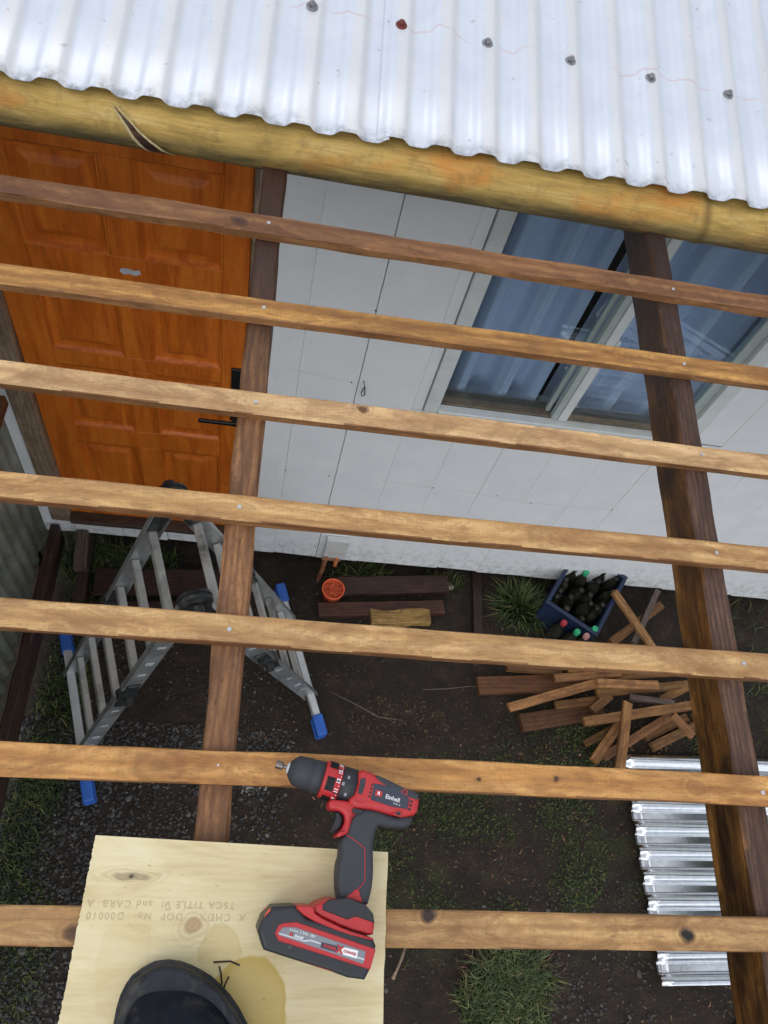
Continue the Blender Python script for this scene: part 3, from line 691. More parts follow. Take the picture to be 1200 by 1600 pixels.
# roof ---------------------------------------------------------------
PITCH = .0865; AMP = .0060
def corr(bm, x0, x1, y0, y1, zf, lift=0, ny=24, per=18):
    n = max(2, int(round((x1 - x0) / PITCH * per))); cols_ = []
    for i in range(n + 1):
        x = x0 + (x1 - x0) * i / n; t = (x - .003) / PITCH
        s = math.cos(2 * math.pi * t) * 1.45; s = math.tanh(s * 1.6) / .97 if abs(s) < 1 else math.copysign(math.tanh(1.6) / .97 + (abs(s) - 1) * .05, s)
        s += .10 * math.exp(-((((t + .30) % 1) - .5) / .04) ** 2)
        cols_.append([bm.verts.new((x, y + (.0025 * noise.noise(Vector((x * 7, 0, 1))) if j == 0 else 0), zf(x, y) + AMP * s + lift + .0012 * noise.noise(Vector((x * 3, y * 3, 2))))) for j, y in enumerate([y0 + (y1 - y0) * k / ny for k in range(ny + 1)])])
    for i in range(n):
        for j in range(ny): bm.faces.new((cols_[i][j], cols_[i + 1][j], cols_[i + 1][j + 1], cols_[i][j + 1]))
    return bm
zf = lambda x, y: 2.80 + .23 * (y - 1.3)
r1 = obj('roof_sheet', corr(bmesh.new(), -2.3, .165, 1.297, 5.1, zf), M_['roof'], parent=house, smooth=True)
r2 = obj('roof_sheet', corr(bmesh.new(), .142, 3.9, 1.302, 5.1, zf, .0022), M_['roof'], parent=house, smooth=True)
for r in (r1, r2):
    s = r.modifiers.new('solid', 'SOLIDIFY'); s.thickness = .0012; s.offset = -1
nrm = Vector((0, -.23, 1)).normalized()
def roof_screw(x, y, mat, parent):
    bm = cyl_bm(.0115, .0100, 0, .0022, 16); cyl_bm(.0064, .0060, .0022, .0085, 6, bm=bm); cyl_bm(.003, .003, .0065, .009, 8, bm=bm)
    z = zf(x, y) + AMP + .002; 
    o = obj('roof_screw', bm, mat, T(x, y, z) @ Vector((0, 0, 1)).rotation_difference(nrm).to_matrix().to_4x4(), parent)
    return o
for k, x in enumerate([.003 + 2 * PITCH * q for q in range(-12, 22)]):
    q = k - 12
    roof_screw(x, 1.567 - .002 * q, M_['rust'] if q == 1 else M_['washer'], r2 if x > .16 else r1)

# eave pole: yellow bamboo-like log under the sheets
def bamboo_mat():
    b = NB('yellow_bamboo_log'); v = b.coords((1, 6, 6), False)
    n1 = b.noise(v, 5, 6, .65, .5); n2 = b.noise(b.coords((1, 2, 2), False), 4.5, 4, .6, .3)
    col = b.ramp(n1, [(.28, (.27, .185, .050)), (.52, (.54, .365, .105)), (.75, (.66, .49, .20))])
    col = b.mix(b.math('MULTIPLY', b.ramp(n2, [(.56, (0, 0, 0)), (.70, (1, 1, 1))]), .75), col, (.60, .22, .035))
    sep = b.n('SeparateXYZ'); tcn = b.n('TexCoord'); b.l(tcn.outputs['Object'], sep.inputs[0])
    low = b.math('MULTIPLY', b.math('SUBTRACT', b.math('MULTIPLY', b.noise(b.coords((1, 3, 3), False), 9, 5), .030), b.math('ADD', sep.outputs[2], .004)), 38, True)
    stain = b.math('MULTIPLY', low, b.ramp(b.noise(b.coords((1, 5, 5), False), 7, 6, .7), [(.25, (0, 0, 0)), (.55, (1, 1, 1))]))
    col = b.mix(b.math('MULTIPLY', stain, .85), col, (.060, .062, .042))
    # darkened node band
    d = b.math('ABSOLUTE', b.math('SUBTRACT', b.math('ADD', sep.outputs[0], b.math('MULTIPLY', sep.outputs[2], .25)), .83))
    col = b.mix(b.math('MULTIPLY', b.ramp(b.math('MULTIPLY', d, 30), [(.05, (1, 1, 1)), (.42, (0, 0, 0))]), .7), col, (.14, .085, .03))
    fb = b.noise(b.coords((2.5, 40, 40), False), 6, 6, .7, .4); col = b.mix(b.math('MULTIPLY', b.ramp(fb, [(.42, (0, 0, 0)), (.62, (1, 1, 1))]), .35), col, (.25, .155, .04))
    mot = b.noise(b.coords((1, 1, 1), False), 28, 6, .7, .4); col = b.mix(b.math('MULTIPLY', b.ramp(mot, [(.52, (0, 0, 0)), (.68, (1, 1, 1))]), .45), col, (.16, .11, .045))
    b.bump(b.math('ADD', fb, mot), .6, .003)
    return b.out(col, .68, spec=.3)
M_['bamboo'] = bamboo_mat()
def pole_bm():
    bm = bmesh.new(); n = 40; rings = []; L0, L1 = -2.2, 3.8; m = 480
    for i in range(m + 1):
        x = L0 + (L1 - L0) * i / m; r0 = .055 + .0012 * noise.noise(Vector((x * 3, 0, 0)))
        ring = []
        for j in range(n):
            a = 2 * math.pi * j / n; sa, ca = math.sin(a), math.cos(a); r = r0
            t = x + .25 * sa * .05 - .83
            r += .003 * math.exp(-(t / .010) ** 2) - .0035 * math.exp(-((t - .003) / .0025) ** 2) - .003 * math.exp(-((t + .012) / .003) ** 2)
            # long split running down the front face
            front = -ca
            if front > 0:
                xc = -.268 - sa * .055   # centre line slants with height
                d = abs(x - xc); wdt = max(0, .012 - .012 * sa) if sa > -.6 else 0
                if wdt > 0 and d < wdt: r -= .006 * (1 - (d / wdt) ** 2)
            ring.append(bm.verts.new((x, r * ca, r * sa)))
        rings.append(ring)
    for i in range(m):
        for j in range(n): bm.faces.new((rings[i][j], rings[i][(j + 1) % n], rings[i + 1][(j + 1) % n], rings[i + 1][j]))
    bm.faces.new(rings[0]); bm.faces.new(rings[-1][::-1]); bmesh.ops.recalc_face_normals(bm, faces=bm.faces)
    return bm
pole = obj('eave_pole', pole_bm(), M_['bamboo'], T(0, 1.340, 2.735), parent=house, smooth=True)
# dark inner wood showing through the split
bm = bmesh.new()
rs = [(-.322, .038, .0010), (-.308, .026, .004), (-.294, .012, .008), (-.280, -.004, .011), (-.268, -.018, .014), (-.258, -.030, .016), (-.250, -.040, .017), (-.244, -.046, .017)]
L_, R_ = [], []
for (x, z, w_) in rs:
    for sgn, lst in ((-1, L_), (1, R_)):
        zz = z; yy = -math.sqrt(max(0, .0562 ** 2 - zz ** 2)); lst.append(bm.verts.new((x + sgn * w_, yy, zz)))
for i in range(len(rs) - 1): bm.faces.new((L_[i], R_[i], R_[i + 1], L_[i + 1]))
bmesh.ops.recalc_face_normals(bm, faces=bm.faces)
M_['split'] = wood('dark_split_wood', (.035, .015, .010), (.075, .033, .022), (.13, .06, .04), .3, ring=2)
obj('split', bm, M_['split'], T(0, 1.340, 2.735), parent=pole)
bm = tube_bm([(-.326, -.041, .041), (-.312, -.0505, .027), (-.299, -.0565, .009), (-.291, -.0565, -.006), (-.282, -.0525, -.020), (-.274, -.046, -.032), (-.264, -.035, -.044)], [.001, .002, .003, .003, .003, .002, .001], 6)
tube_bm([(-.318, -.041, .041), (-.298, -.0505, .026), (-.280, -.0565, .008), (-.262, -.0562, -.008), (-.243, -.0495, -.027), (-.224, -.034, -.045)], [.001, .0015, .002, .0022, .002, .001], 6, bm=bm)
M_['fibre'] = plain('torn_pale_fibre', (.50, .42, .22), .8, var=.25, scale=120)
obj('torn_edge', bm, M_['fibre'], T(0, 1.340, 2.735), parent=pole, smooth=True)

# junction box and pipes at the wall foot
jb = empty('junction_box', 'small white junction box with copper pipe at foot of the white wall', 'junction box', (.38, 1.79, .2))
obj('cover', box_bm(.335, .445, 1.765, 1.797, .215, .385, .005, 2), M_['pvc'], parent=jb)
obj('pipe', tube_bm([(.352, 1.775, .225), (.350, 1.768, .17), (.345, 1.752, .10), (.335, 1.735, .0), (.332, 1.733, -.04)], .0125, 12), M_['copper'], parent=jb, smooth=True)
obj('pipe', tube_bm([(.405, 1.775, .222), (.405, 1.765, .18), (.402, 1.757, .145)], .011, 12), M_['opipe'], parent=jb, smooth=True)
obj('clamp', box_bm(.33, .425, 1.755, 1.765, .196, .208, .002), M_['copper'], parent=jb)

# ================================================================== ROOF FRAME (rafters and battens)
frame = empty('roof_frame', 'unfinished lean-to roof frame of stained rafters crossed by pine battens', 'roof frame', (.35, .5, 2.6))
def rz(y): return 2.58 + .1 * y
SLN = Vector((0, -.1, 1)).normalized()
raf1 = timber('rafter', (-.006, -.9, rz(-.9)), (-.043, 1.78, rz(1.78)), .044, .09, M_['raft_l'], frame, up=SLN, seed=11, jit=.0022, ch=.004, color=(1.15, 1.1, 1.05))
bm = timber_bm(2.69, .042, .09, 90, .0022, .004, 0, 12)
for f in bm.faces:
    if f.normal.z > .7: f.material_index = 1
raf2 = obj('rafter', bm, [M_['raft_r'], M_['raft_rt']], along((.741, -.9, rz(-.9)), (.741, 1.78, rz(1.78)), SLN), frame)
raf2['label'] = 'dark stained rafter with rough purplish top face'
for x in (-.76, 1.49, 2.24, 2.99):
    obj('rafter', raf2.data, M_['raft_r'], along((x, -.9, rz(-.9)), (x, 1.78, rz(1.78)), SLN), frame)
by = [1.1508, .9641, .7840, .5992, .4167, .2362, .0582, -.135]
bslope = [-.0004, .0068, -.0003, .0015, .0018, .0013, .0001, 0]
tints = [(1, 1, 1)] * 8
SH = plain('batten_front_dummy', (.3, .15, .06)) if False else None
bscr = [(-.035, .742), (-.027, .738), (-.023, .742), (-.030, .738), (-.025, .752), (-.020, .746), (-.02, .75), (-.02, .75)]
for i in range(8):
    y0 = by[i] - .0205 + bslope[i] * (BX0 + .3); y1 = by[i] - .0205 + bslope[i] * (BX1 + .3)
    zt = lambda y: 2.60 + .1 * y
    bm = timber_bm(BLEN, .041, .019, 150, .0008 if i else .0024, .0018, .004, 20 + i)
    for f in bm.faces:
        if f.normal.y < -.7: f.material_index = 1
    o = obj('batten', bm, [BM_[i], M_['ends']], along((BX0, y0, zt(y0)), (BX1, y1, zt(y1)), SLN), frame)
    o.color = (1, 1, 1, 1)
    for k, sx in enumerate(bscr[i]):
        if i in (0, 1) and k == 1 and i == 0: pass
        yy = by[i] - .0205 + bslope[i] * (sx + .3) + random.uniform(-.004, .004)
        b2 = cyl_bm(.0031, .0031, -.001, .0010, 14); cyl_bm(.0017, .0017, .0012, .0016, 4, bm=b2)
        obj('screw', b2, M_['steel'], T(sx, yy, zt(yy) + .0004) @ Vector((0, 0, 1)).rotation_difference(SLN).to_matrix().to_4x4(), o)

# ================================================================== SIDE FENCE
fence = empty('side_fence', 'greenish corrugated side screen on dark timber boards left of the door', 'fence', (-.96, 1.2, 0))
def fence_mat():
    b = NB('algae_stained_sheet'); v = b.coords((1, 1, 1), False)
    n1 = b.noise(v, 5, 6, .65, .3); n2 = b.noise(b.coords((1, 5, 1), False), 10, 5, .6)
    col = b.ramp(n1, [(.32, (.17, .19, .15)), (.55, (.28, .30, .25)), (.75, (.38, .40, .35))])
    col = b.mix(b.math('MULTIPLY', b.ramp(n2, [(.5, (0, 0, 0)), (.7, (1, 1, 1))]), .4), col, (.07, .085, .045))
    return b.out(col, .6, .15)
M_['fsheet'] = fence_mat()
bm = bmesh.new(); n = 320; cols_ = []
for i in range(n + 1):
    y = 1.785 - 2.1 * i / n; t = y / .076; s = math.cos(2 * math.pi * t); s = math.copysign(abs(s) ** .6, s)
    cols_.append([bm.verts.new((-.985 + .008 * s + .10 * 0, y, z)) for z in (.24, .8, 1.4, 2.0, 2.42)])
for i in range(n):
    for j in range(4): bm.faces.new((cols_[i][j], cols_[i + 1][j], cols_[i + 1][j + 1], cols_[i][j + 1]))
o = obj('corrugated_panel', bm, M_['fsheet'], parent=fence, smooth=True); s = o.modifiers.new('solid', 'SOLIDIFY'); s.thickness = .002
timber('base_board', (-.948, 1.79, .25), (-.930, -.25, .25), .042, .17, M_['raw_dark'], fence, seed=41, jit=.003, ch=.004, color=(1.35, 1.25, 1.2))
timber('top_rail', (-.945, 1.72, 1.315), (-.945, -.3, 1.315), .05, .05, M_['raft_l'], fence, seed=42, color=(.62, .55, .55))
for y in (1.70, -.2):
    timber('post', (-1.03, y, -.05), (-1.03, y, 2.45), .06, .06, M_['raw_dark'], fence, up=(1, 0, 0), seed=43)

# step frame in front of the door, lying on the ground
step = empty('step_frame', 'dark wet timber step frame on the ground below the door', 'step', (-.6, 1.6, 0))
b1 = timber('beam', (-.815, 1.785, .16), (-.790, 1.34, .12), .052, .10, M_['raw_dark'], step, seed=51, jit=.003, ch=.004)
timber('beam', (-.828, 1.79, .215), (-.808, 1.60, .205), .056, .052, M_['grey_wood'], step, seed=52, jit=.003, ch=.005, color=(.75, .68, .62))['label'] = 'short dry grey beam end'
timber('plank', (-.75, 1.585, .095), (-.16, 1.635, .095), .135, .03, M_['raw_dark'], step, seed=53, jit=.003, color=(.95, .72, .66))
timber('plank', (-.75, 1.455, .085), (-.17, 1.505, .085), .06, .05, M_['raw_dark'], step, seed=54, jit=.003, color=(.75, .62, .6))

# ================================================================== LADDER
LC = Vector((-.225, 1.125, 0)); lu = Vector((.947, .32, 0)).normalized(); lv = Vector((.32, -.947, 0)).normalized()
ladder = empty('folding_ladder', 'folding aluminium ladder standing as an A-frame with blue feet, left of the rafter', 'ladder', (LC.x, LC.y, 0))
ZB, ZA = .055, 1.45
def lp(side, t, s, off=0):
    b = LC + lu * side * .515; p = b.lerp(LC, t) + lv * s; p.z = ZB + (ZA - ZB) * t
    return p
for side in (-1, 1):
    legdir = (lp(side, 1, 0) - lp(side, 0, 0)).normalized(); nrm_ = legdir.cross(lv).normalized()
    if nrm_.z < 0: nrm_ = -nrm_
    for s in (-.19, .19):
        for (t0, t1) in ((0.0, .455), (.515, .965)):
            p0, p1 = lp(side, t0, s), lp(side, t1, s); L = (p1 - p0).length
            bm = bmesh.new(); hd, hw = .033, .012
            # channel section: web with two flanges, open outward
            sgn = 1 if s > 0 else -1
            box_bm(-L / 2, L / 2, -hw * .25, hw * .25, -hd, hd, bm=bm)
            for zz in (-hd, hd - .003): box_bm(-L / 2 + .001, L / 2 - .001, *sorted((0.0, sgn * hw * 1.7)), zz + .0002, zz + .003, bm=bm)
            M = along(p0, p1, nrm_)
            st = obj('stile', bm, M_['alu'], M, ladder)
            # white rating stickers on the near outer faces
            if s > 0:
                for q, ww in ((-.30, .018), (-.16, .03), (.05, .018), (.30, .024)):
                    yy = (hw * .25 + .0008) * (1 if M.to_3x3() @ Vector((0, 1, 0)) @ lv > 0 else -1)
                    bm = bmesh.new()
                    for k in range(2 if ww < .03 else 3):
                        x0 = q * L + k * .010
                        vv = [bm.verts.new(p) for p in ((x0, yy, -.016), (x0 + .006, yy, -.016), (x0 + .006, yy, .014), (x0, yy, .014))]; bm.faces.new(vv)
                    obj('sticker', bm, M_['sticker'], M, st)
    for t in (.12, .26, .40, .57, .71, .85):
        p0, p1 = lp(side, t, -.185), lp(side, t, .185)
        bm = box_bm(-.186, .186, -.014, .014, -.014, .014, .003)
        obj('rung', bm, M_['alu_rung'], along(p0, p1, nrm_), ladder)
        # serrations joined as fine geometry come from the material
    # mid hinges
    for s in (-.19, .19):
        p = lp(side, .485, s)
        bm = lathe_bm([(-.020, .030), (-.018, .040), (.018, .040), (.020, .030)], 22)
        a = along(p - lv * .05, p + lv * .05)
        h_ = obj('hinge', bm, M_['hinge'], a, ladder)
        d = legdir
        obj('hinge_arm', box_bm(-.10, .10, -.013, .013, -.024, .024, .004), M_['hinge'], along(p - d * .1, p + d * .1, nrm_), h_)
        obj('hinge_knob', lathe_bm([(-.050, .008), (-.048, .016), (-.022, .018), (-.021, .012)] if s < 0 else [(.021, .012), (.022, .018), (.048, .016), (.050, .008)], 14), M_['hinge'], a, h_)
    # stabiliser bar
    p0, p1 = lp(side, 0, -.345), lp(side, 0, .345)
    for p in (p0, p1): p.z = .045
    obj('stabiliser_bar', box_bm(-.33, .33, -.017, .017, -.026, .026, .004), M_['alu_pale'], along(p0, p1), ladder)
    for s in (-1, 1):
        q = (p1 if s > 0 else p0)
        bm = box_bm(-.05, .05, -.024, .024, -.042, .036, .008, 2); box_bm(-.046, .046, -.027, .027, -.044, -.030, .003, bm=bm)
        obj('foot', bm, M_['blue'], along(q - lv * .05, q + lv * .05), ladder, smooth=False)
for s in (-.19, .19):
    p = lp(1, 1, s)
    a = along(p - lv * .05, p + lv * .05)
    h_ = obj('hinge', lathe_bm([(-.016, .036), (-.014, .052), (-.004, .054), (-.003, .048), (.003, .048), (.004, .054), (.014, .052), (.016, .036)], 30), M_['hinge'], a, ladder)
    obj('hinge_knob', lathe_bm([(-.048, .010), (-.046, .020), (-.026, .022), (-.025, .010)] if s < 0 else [(.025, .010), (.026, .022), (.046, .020), (.048, .010)], 16), M_['hinge'], a, h_)
    for side in (-1, 1):
        d = (lp(side, 0, s) - lp(side, 1, s)).normalized(); nn = d.cross(lv)
        obj('hinge_arm', box_bm(-.09, .09, -.016, .016, -.027, .027, .005), M_['hinge'], along(p + d * .03, p + d * .21, nn), h_)

# ================================================================== THINGS ON THE GROUND
# off-cut pile
pile = [
 (1.851,1.673,2.116,1.405,0.040,0.25,1.15,'pine offcut leaning with its end on the blue crate rim','l'),
 (1.884,1.467,2.218,1.711,0.045,0.12,.55,'dark offcut behind the one leaning on the crate','d'),
 (1.998,1.465,2.193,1.780,0.031,0.15,.7,'thin greyish lath right behind the blue crate','g'),
 (1.157,1.205,1.700,1.257,0.091,0.06,.50,'wide reddish plank at the left edge of the offcut pile','w'),
 (1.286,1.083,1.755,1.231,0.044,0.14,1.1,'long light batten offcut sticking out lower left of the pile','l'),
 (1.724,1.207,2.075,1.230,0.042,0.20,1.25,'bright orange offcut with a dark knot lying on top of the pile','l'),
 (1.533,1.243,1.878,1.283,0.039,0.16,.9,'short offcut just under the uppermost batten end of the pile','l'),
 (1.552,1.129,1.818,1.168,0.039,0.08,.62,'brown round-edged offcut under the long light batten offcut','d'),
 (1.362,1.027,1.825,1.128,0.087,0.06,.38,'wide dark red plank at the lower left of the pile','w'),
 (1.757,1.185,2.332,1.276,0.043,0.12,.6,'brown offcut running below the bright orange one','l'),
 (1.660,1.030,2.299,1.150,0.045,0.16,.72,'long brown offcut across the middle of the pile','l'),
 (1.698,0.950,1.887,1.049,0.035,0.05,.6,'short reddish offcut at the lower left of the steep ones','l'),
 (1.698,0.851,1.877,1.055,0.047,0.11,.75,'steep brown offcut pointing down toward the metal sheet','l'),
 (1.901,1.137,1.789,0.801,0.047,0.18,1.05,'light upright offcut crossing the others above the metal sheet','l'),
 (1.779,0.885,2.182,1.113,0.042,0.07,.75,'diagonal offcut passing below the light upright one','l'),
 (2.048,0.946,2.329,1.077,0.046,0.05,.62,'lowest offcut on the right just above the metal sheet','l'),
 (2.140,1.091,2.237,0.991,0.038,0.15,1.0,'short light offcut slanting down beside the dark rafter','l'),
 (2.034,1.001,2.296,1.121,0.046,0.03,.5,'dark red offcut deep in the right side of the pile','d'),
 (1.733,1.102,1.835,1.183,0.045,0.11,.6,'stubby offcut end in the centre of the pile','l'),
 (1.929,1.177,2.150,1.144,0.029,0.15,.8,'narrow grey lath in the centre right of the pile','g'),
 (1.301,1.297,1.602,1.305,0.039,0.10,.5,'dark offcut half hidden above the wide reddish plank','d'),
 (1.871,1.279,2.248,1.332,0.040,0.13,.7,'brown offcut at the back right of the pile','l'),
 (2.133,1.187,2.271,1.250,0.040,0.10,.8,'small offcut beside the rafter at the right of the pile','l'),
 (2.361,1.522,2.410,1.242,0.048,0.10,.5,'dark offcut lying beyond the dark rafter','d'),
 (2.300,1.107,2.565,1.224,0.043,0.08,.6,'offcut reaching out under the dark rafter','l'),
 (1.620,1.306,1.718,1.265,0.046,0.15,1.2,'stub of orange offcut at the top of the pile','l'),
 (1.55,1.33,2.02,1.36,0.042,0.06,.55,'bottommost offcut at the back of the pile','d'),
 (1.62,1.295,2.02,1.335,0.040,0.19,1.0,'pale offcut along the back edge of the pile','l'),
]
for i, (x0, y0, x1, y1, w_, z, v, lab, ty) in enumerate(pile):
    mat = {'l': M_['offcut'], 'd': M_['offcut'], 'w': M_['offcut'], 'g': M_['grey_wood']}[ty]
    tilt = .05 if i == 0 else random.uniform(-.022, .022)
    th = .024 if ty == 'l' else .03
    v *= random.uniform(.85, 1.1); c = (v, v * (random.uniform(.90, 1.02) if ty != 'w' else .80), v * (random.uniform(.85, 1.05) if ty != 'w' else .85))
    o = timber('timber_offcut', (x0, y0, z + tilt), (x1, y1, z - tilt if i else .16), w_, th, mat, None, seed=100 + i, jit=.0014, color=c, ch=.002)
    tag(o, lab, 'offcut', 'offcuts heaped on the ground')
# loose planks by the wall
tag(timber('plank', (.43, 1.675, .085), (1.012, 1.742, .085), .10, .035, M_['raw_dark'], None, seed=140, color=(1.25, .95, .9), jit=.003), 'dark maroon plank on the ground behind the orange pot', 'plank', 'planks lying by the wall')
tag(timber('plank', (.34, 1.545, .065), (.995, 1.615, .065), .075, .035, M_['raw_dark'], None, seed=141, color=(2.0, 1.35, 1.2), jit=.003), 'reddish brown plank on the ground in front of the maroon one', 'plank', 'planks lying by the wall')
tag(timber('wood_block', (.605, 1.512, .10), (.912, 1.545, .10), .075, .045, M_['rotten'], None, seed=142, jit=.010, ch=.006), 'crumbling yellow rotten block of wood beside the reddish plank', 'wood block')
tag(timber('beam', (1.197, 1.86, .045), (1.177, 1.40, .045), .052, .05, M_['raw_dark'], None, seed=143, color=(.9, .8, .75), jit=.003), 'dark wet beam coming out from under the wall left of the grass tuft', 'beam')
tag(timber('wood_stake', (1.01, 1.80, .03), (1.03, 1.72, .10), .03, .02, M_['grey_wood'], None, seed=144), 'short grey stake by the wall foot behind the planks', 'stake')

# orange pot with rusty filling
pot = empty('orange_pot', 'small orange pot full of rusty red bits left of the maroon plank', 'pot', (.405, 1.64, 0))
bm = bmesh.new(); n = 28; prof = [(.038, .0), (.044, .004), (.054, .105), (.058, .106), (.058, .118), (.052, .118), (.051, .104)]
rings = [[bm.verts.new((r * math.cos(6.28318 * i / n), r * math.sin(6.28318 * i / n), z)) for i in range(n)] for r, z in prof]
for k in range(len(rings) - 1):
    for i in range(n): bm.faces.new((rings[k][i], rings[k][(i + 1) % n], rings[k + 1][(i + 1) % n], rings[k + 1][i]))
bm.faces.new(rings[0][::-1]); obj('pot_body', bm, M_['pot'], T(.405, 1.64, 0), pot, smooth=True)
bm = bmesh.new()
for i in range(150):
    a = random.random() * 6.28; r = .047 * math.sqrt(random.random()); s = random.uniform(.003, .0075)
    bmesh.ops.create_icosphere(bm, subdivisions=1, radius=s, matrix=T(r * math.cos(a), r * math.sin(a), .104 + random.uniform(-.003, .006)) @ Matrix.Diagonal((1, random.uniform(.6, 1.5), .7, 1)))
cyl_bm(.050, .050, .085, .100, 24, bm=bm)
tag(obj('filling', bm, M_['crumb'], T(.405, 1.64, 0), pot), kind='stuff')

# blue crate with bottles
ca = math.atan2(1.448 - 1.606, 1.737 - 1.491)
cratep = T(1.600, 1.640, .005) @ Matrix.Rotation(ca, 4, 'Z')
# crate: its left corner at (1.49,1.61), front corner (1.74,1.45), right corner (1.98,1.70)
p_l, p_f, p_r = Vector((1.491, 1.606)), Vector((1.737, 1.448)), Vector((1.983, 1.704))
ex = (p_f - p_l); ux = ex.normalized(); uy = Vector((-ux.y, ux.x)); Lx = ex.length; Ly = .40
cc = (p_l + p_f) / 2 + uy * Ly / 2
CM = Matrix(((ux.x, uy.x, 0, cc.x), (ux.y, uy.y, 0, cc.y), (0, 0, 1, 0), (0, 0, 0, 1)))
crate = empty('plastic_crate', 'blue plastic crate packed with dirty bottles at the foot of the white wall', 'crate', M=CM)
hx, hy, hz = Lx / 2, Ly / 2, .255
obj('crate_floor', box_bm(-hx + .012, hx - .012, -hy + .012, hy - .012, .004, .016), M_['crate'], CM, crate)
for (a, b, c_, d) in ((-hx, hx, -hy, -hy + .010), (-hx, hx, hy - .010, hy), (-hx, -hx + .010, -hy + .0102, hy - .0102), (hx - .010, hx, -hy + .0102, hy - .0102)):
    obj('crate_side', box_bm(a, b, c_, d, .004, hz - .012, .002), M_['crate'], CM, crate)
bm = bmesh.new()
for (a, b, c_, d) in ((-hx - .008, hx + .008, -hy - .008, -hy + .012), (-hx - .008, hx + .008, hy - .012, hy + .008), (-hx - .008, -hx + .012, -hy + .0122, hy - .0122), (hx - .012, hx + .008, -hy + .0122, hy - .0122)): box_bm(a, b, c_, d, hz - .0118, hz, .003, bm=bm)
obj('crate_rim', bm, M_['crate'], CM, crate)['label'] = 'paler worn rim'
crate.children[-1].color = (1.7, 1.7, 1.7, 1)
def bottle_bm():
    bm = bmesh.new(); n = 14; prof = [(0.0, 0), (.030, .001), (.033, .008), (.033, .150), (.028, .172), (.014, .200), (.0125, .225), (.0145, .228)]
    rings = [[bm.verts.new((r * math.cos(6.28318 * i / n), r * math.sin(6.28318 * i / n), z)) for i in range(n)] for r, z in prof[1:]]
    for k in range(len(rings) - 1):
        for i in range(n): bm.faces.new((rings[k][i], rings[k][(i + 1) % n], rings[k + 1][(i + 1) % n], rings[k + 1][i]))
    bm.faces.new(rings[0][::-1]); bm.faces.new(rings[-1]); return bm
bme = bpy.data.meshes.new('bottle_glass'); b_ = bottle_bm(); b_.to_mesh(bme); b_.free(); bme.materials.append(M_['bott'])
for p in bme.polygons: p.use_smooth = True
capme = {}
for k in ('capg', 'capr', 'capp', 'blk'):
    me = bpy.data.meshes.new('bottle_cap'); b_ = cyl_bm(.0165, .015, .222, .244, 14); b_.to_mesh(me); b_.free(); me.materials.append(M_[k]); capme[k] = me
def bottle(M, cap, label, group):
    r = empty('bottle', label, 'bottle', M=M, group=group)
    o = bpy.data.objects.new('bottle_glass', bme); C.objects.link(o); place(o, M, r)
    if cap:
        o = bpy.data.objects.new('cap', capme[cap]); C.objects.link(o); place(o, M, r)
    return r
ncols, nrows = 4, 5
for a in range(ncols):
    for b in range(nrows):
        x = -hx + .038 + a * (2 * hx - .076) / (ncols - 1); y = -hy + .042 + b * (2 * hy - .084) / (nrows - 1)
        cap = None; lab = 'dirty open bottle standing in the blue crate'; rim = a in (0, ncols - 1) or b in (0, nrows - 1)
        if (a, b) == (3, 0): cap = 'capg'; lab = 'bottle with bright green cap in the front corner of the blue crate'
        elif (a, b) == (1, 3): cap = 'capg'; lab = 'bottle with green cap toward the back of the blue crate'
        tilt = Matrix.Rotation(random.uniform(-.10, .10), 4, 'X') @ Matrix.Rotation(random.uniform(-.1, .1), 4, 'Y')
        bottle(CM @ T(x, y, .018 + random.uniform(0, .006)) @ tilt, cap, lab, 'open bottles in the blue crate' if not cap else None)
for k, (x, y, cap, lab) in enumerate(((1.575, 1.500, 'capr', 'dark bottle with red cap standing outside the crate front'), (1.640, 1.462, 'capg', 'dark bottle with green cap standing outside the crate front'), (1.690, 1.432, 'capp', 'dark bottle with pink cap nearest the crate front corner'))):
    bottle(T(x, y, .0) @ Matrix.Rotation(.1 * k, 4, 'Z') @ Matrix.Rotation(random.uniform(-.06, .02), 4, 'X'), cap, lab, None)

# new zinc sheets on the ground, corrugations along x
def sheet(pl, pr, depth, label, skew=0):
    o_ = Vector(pl); ux = (Vector(pr) - o_).normalized(); uy = Vector((-ux.y, ux.x)); L = (Vector(pr) - o_).length
    bm = bmesh.new(); n = int(depth / .104 * 16); rows = []
    for i in range(n + 1):
        s = -depth * i / n; t = (i / 16) % 1.0; c = -1 + 2 * (math.sin(math.pi * min(1, t / .62)) ** 1.3 if t < .62 else 0)
        rows.append([bm.verts.new((q, s, .0125 * c + .012 * noise.noise(Vector((q * 1.6, s * 1.9, 5))))) for q in [L * k / 26 for k in range(27)]])
    for i in range(n):
        for k in range(26): bm.faces.new((rows[i][k], rows[i][k + 1], rows[i + 1][k + 1], rows[i + 1][k]))
    M = Matrix(((ux.x, -ux.y, 0, o_.x), (ux.y, ux.x, 0, o_.y), (0, 0, 1, .055), (0, 0, 0, 1)))
    o = obj('zinc_sheet', bm, M_['sheet'], M, smooth=True); m = o.modifiers.new('solid', 'SOLIDIFY'); m.thickness = .0008
    tag(o, label, 'metal sheet'); return o
s1 = sheet((1.885, .912), (3.4, .935), .99, 'shiny new corrugated zinc sheet lying on the ground under the dark rafter')
s2 = sheet((2.19, -.25), (3.3, .50), .5, 'second shiny sheet whose corner shows at the bottom right below the first')
s2.matrix_basis.translation.z = .035

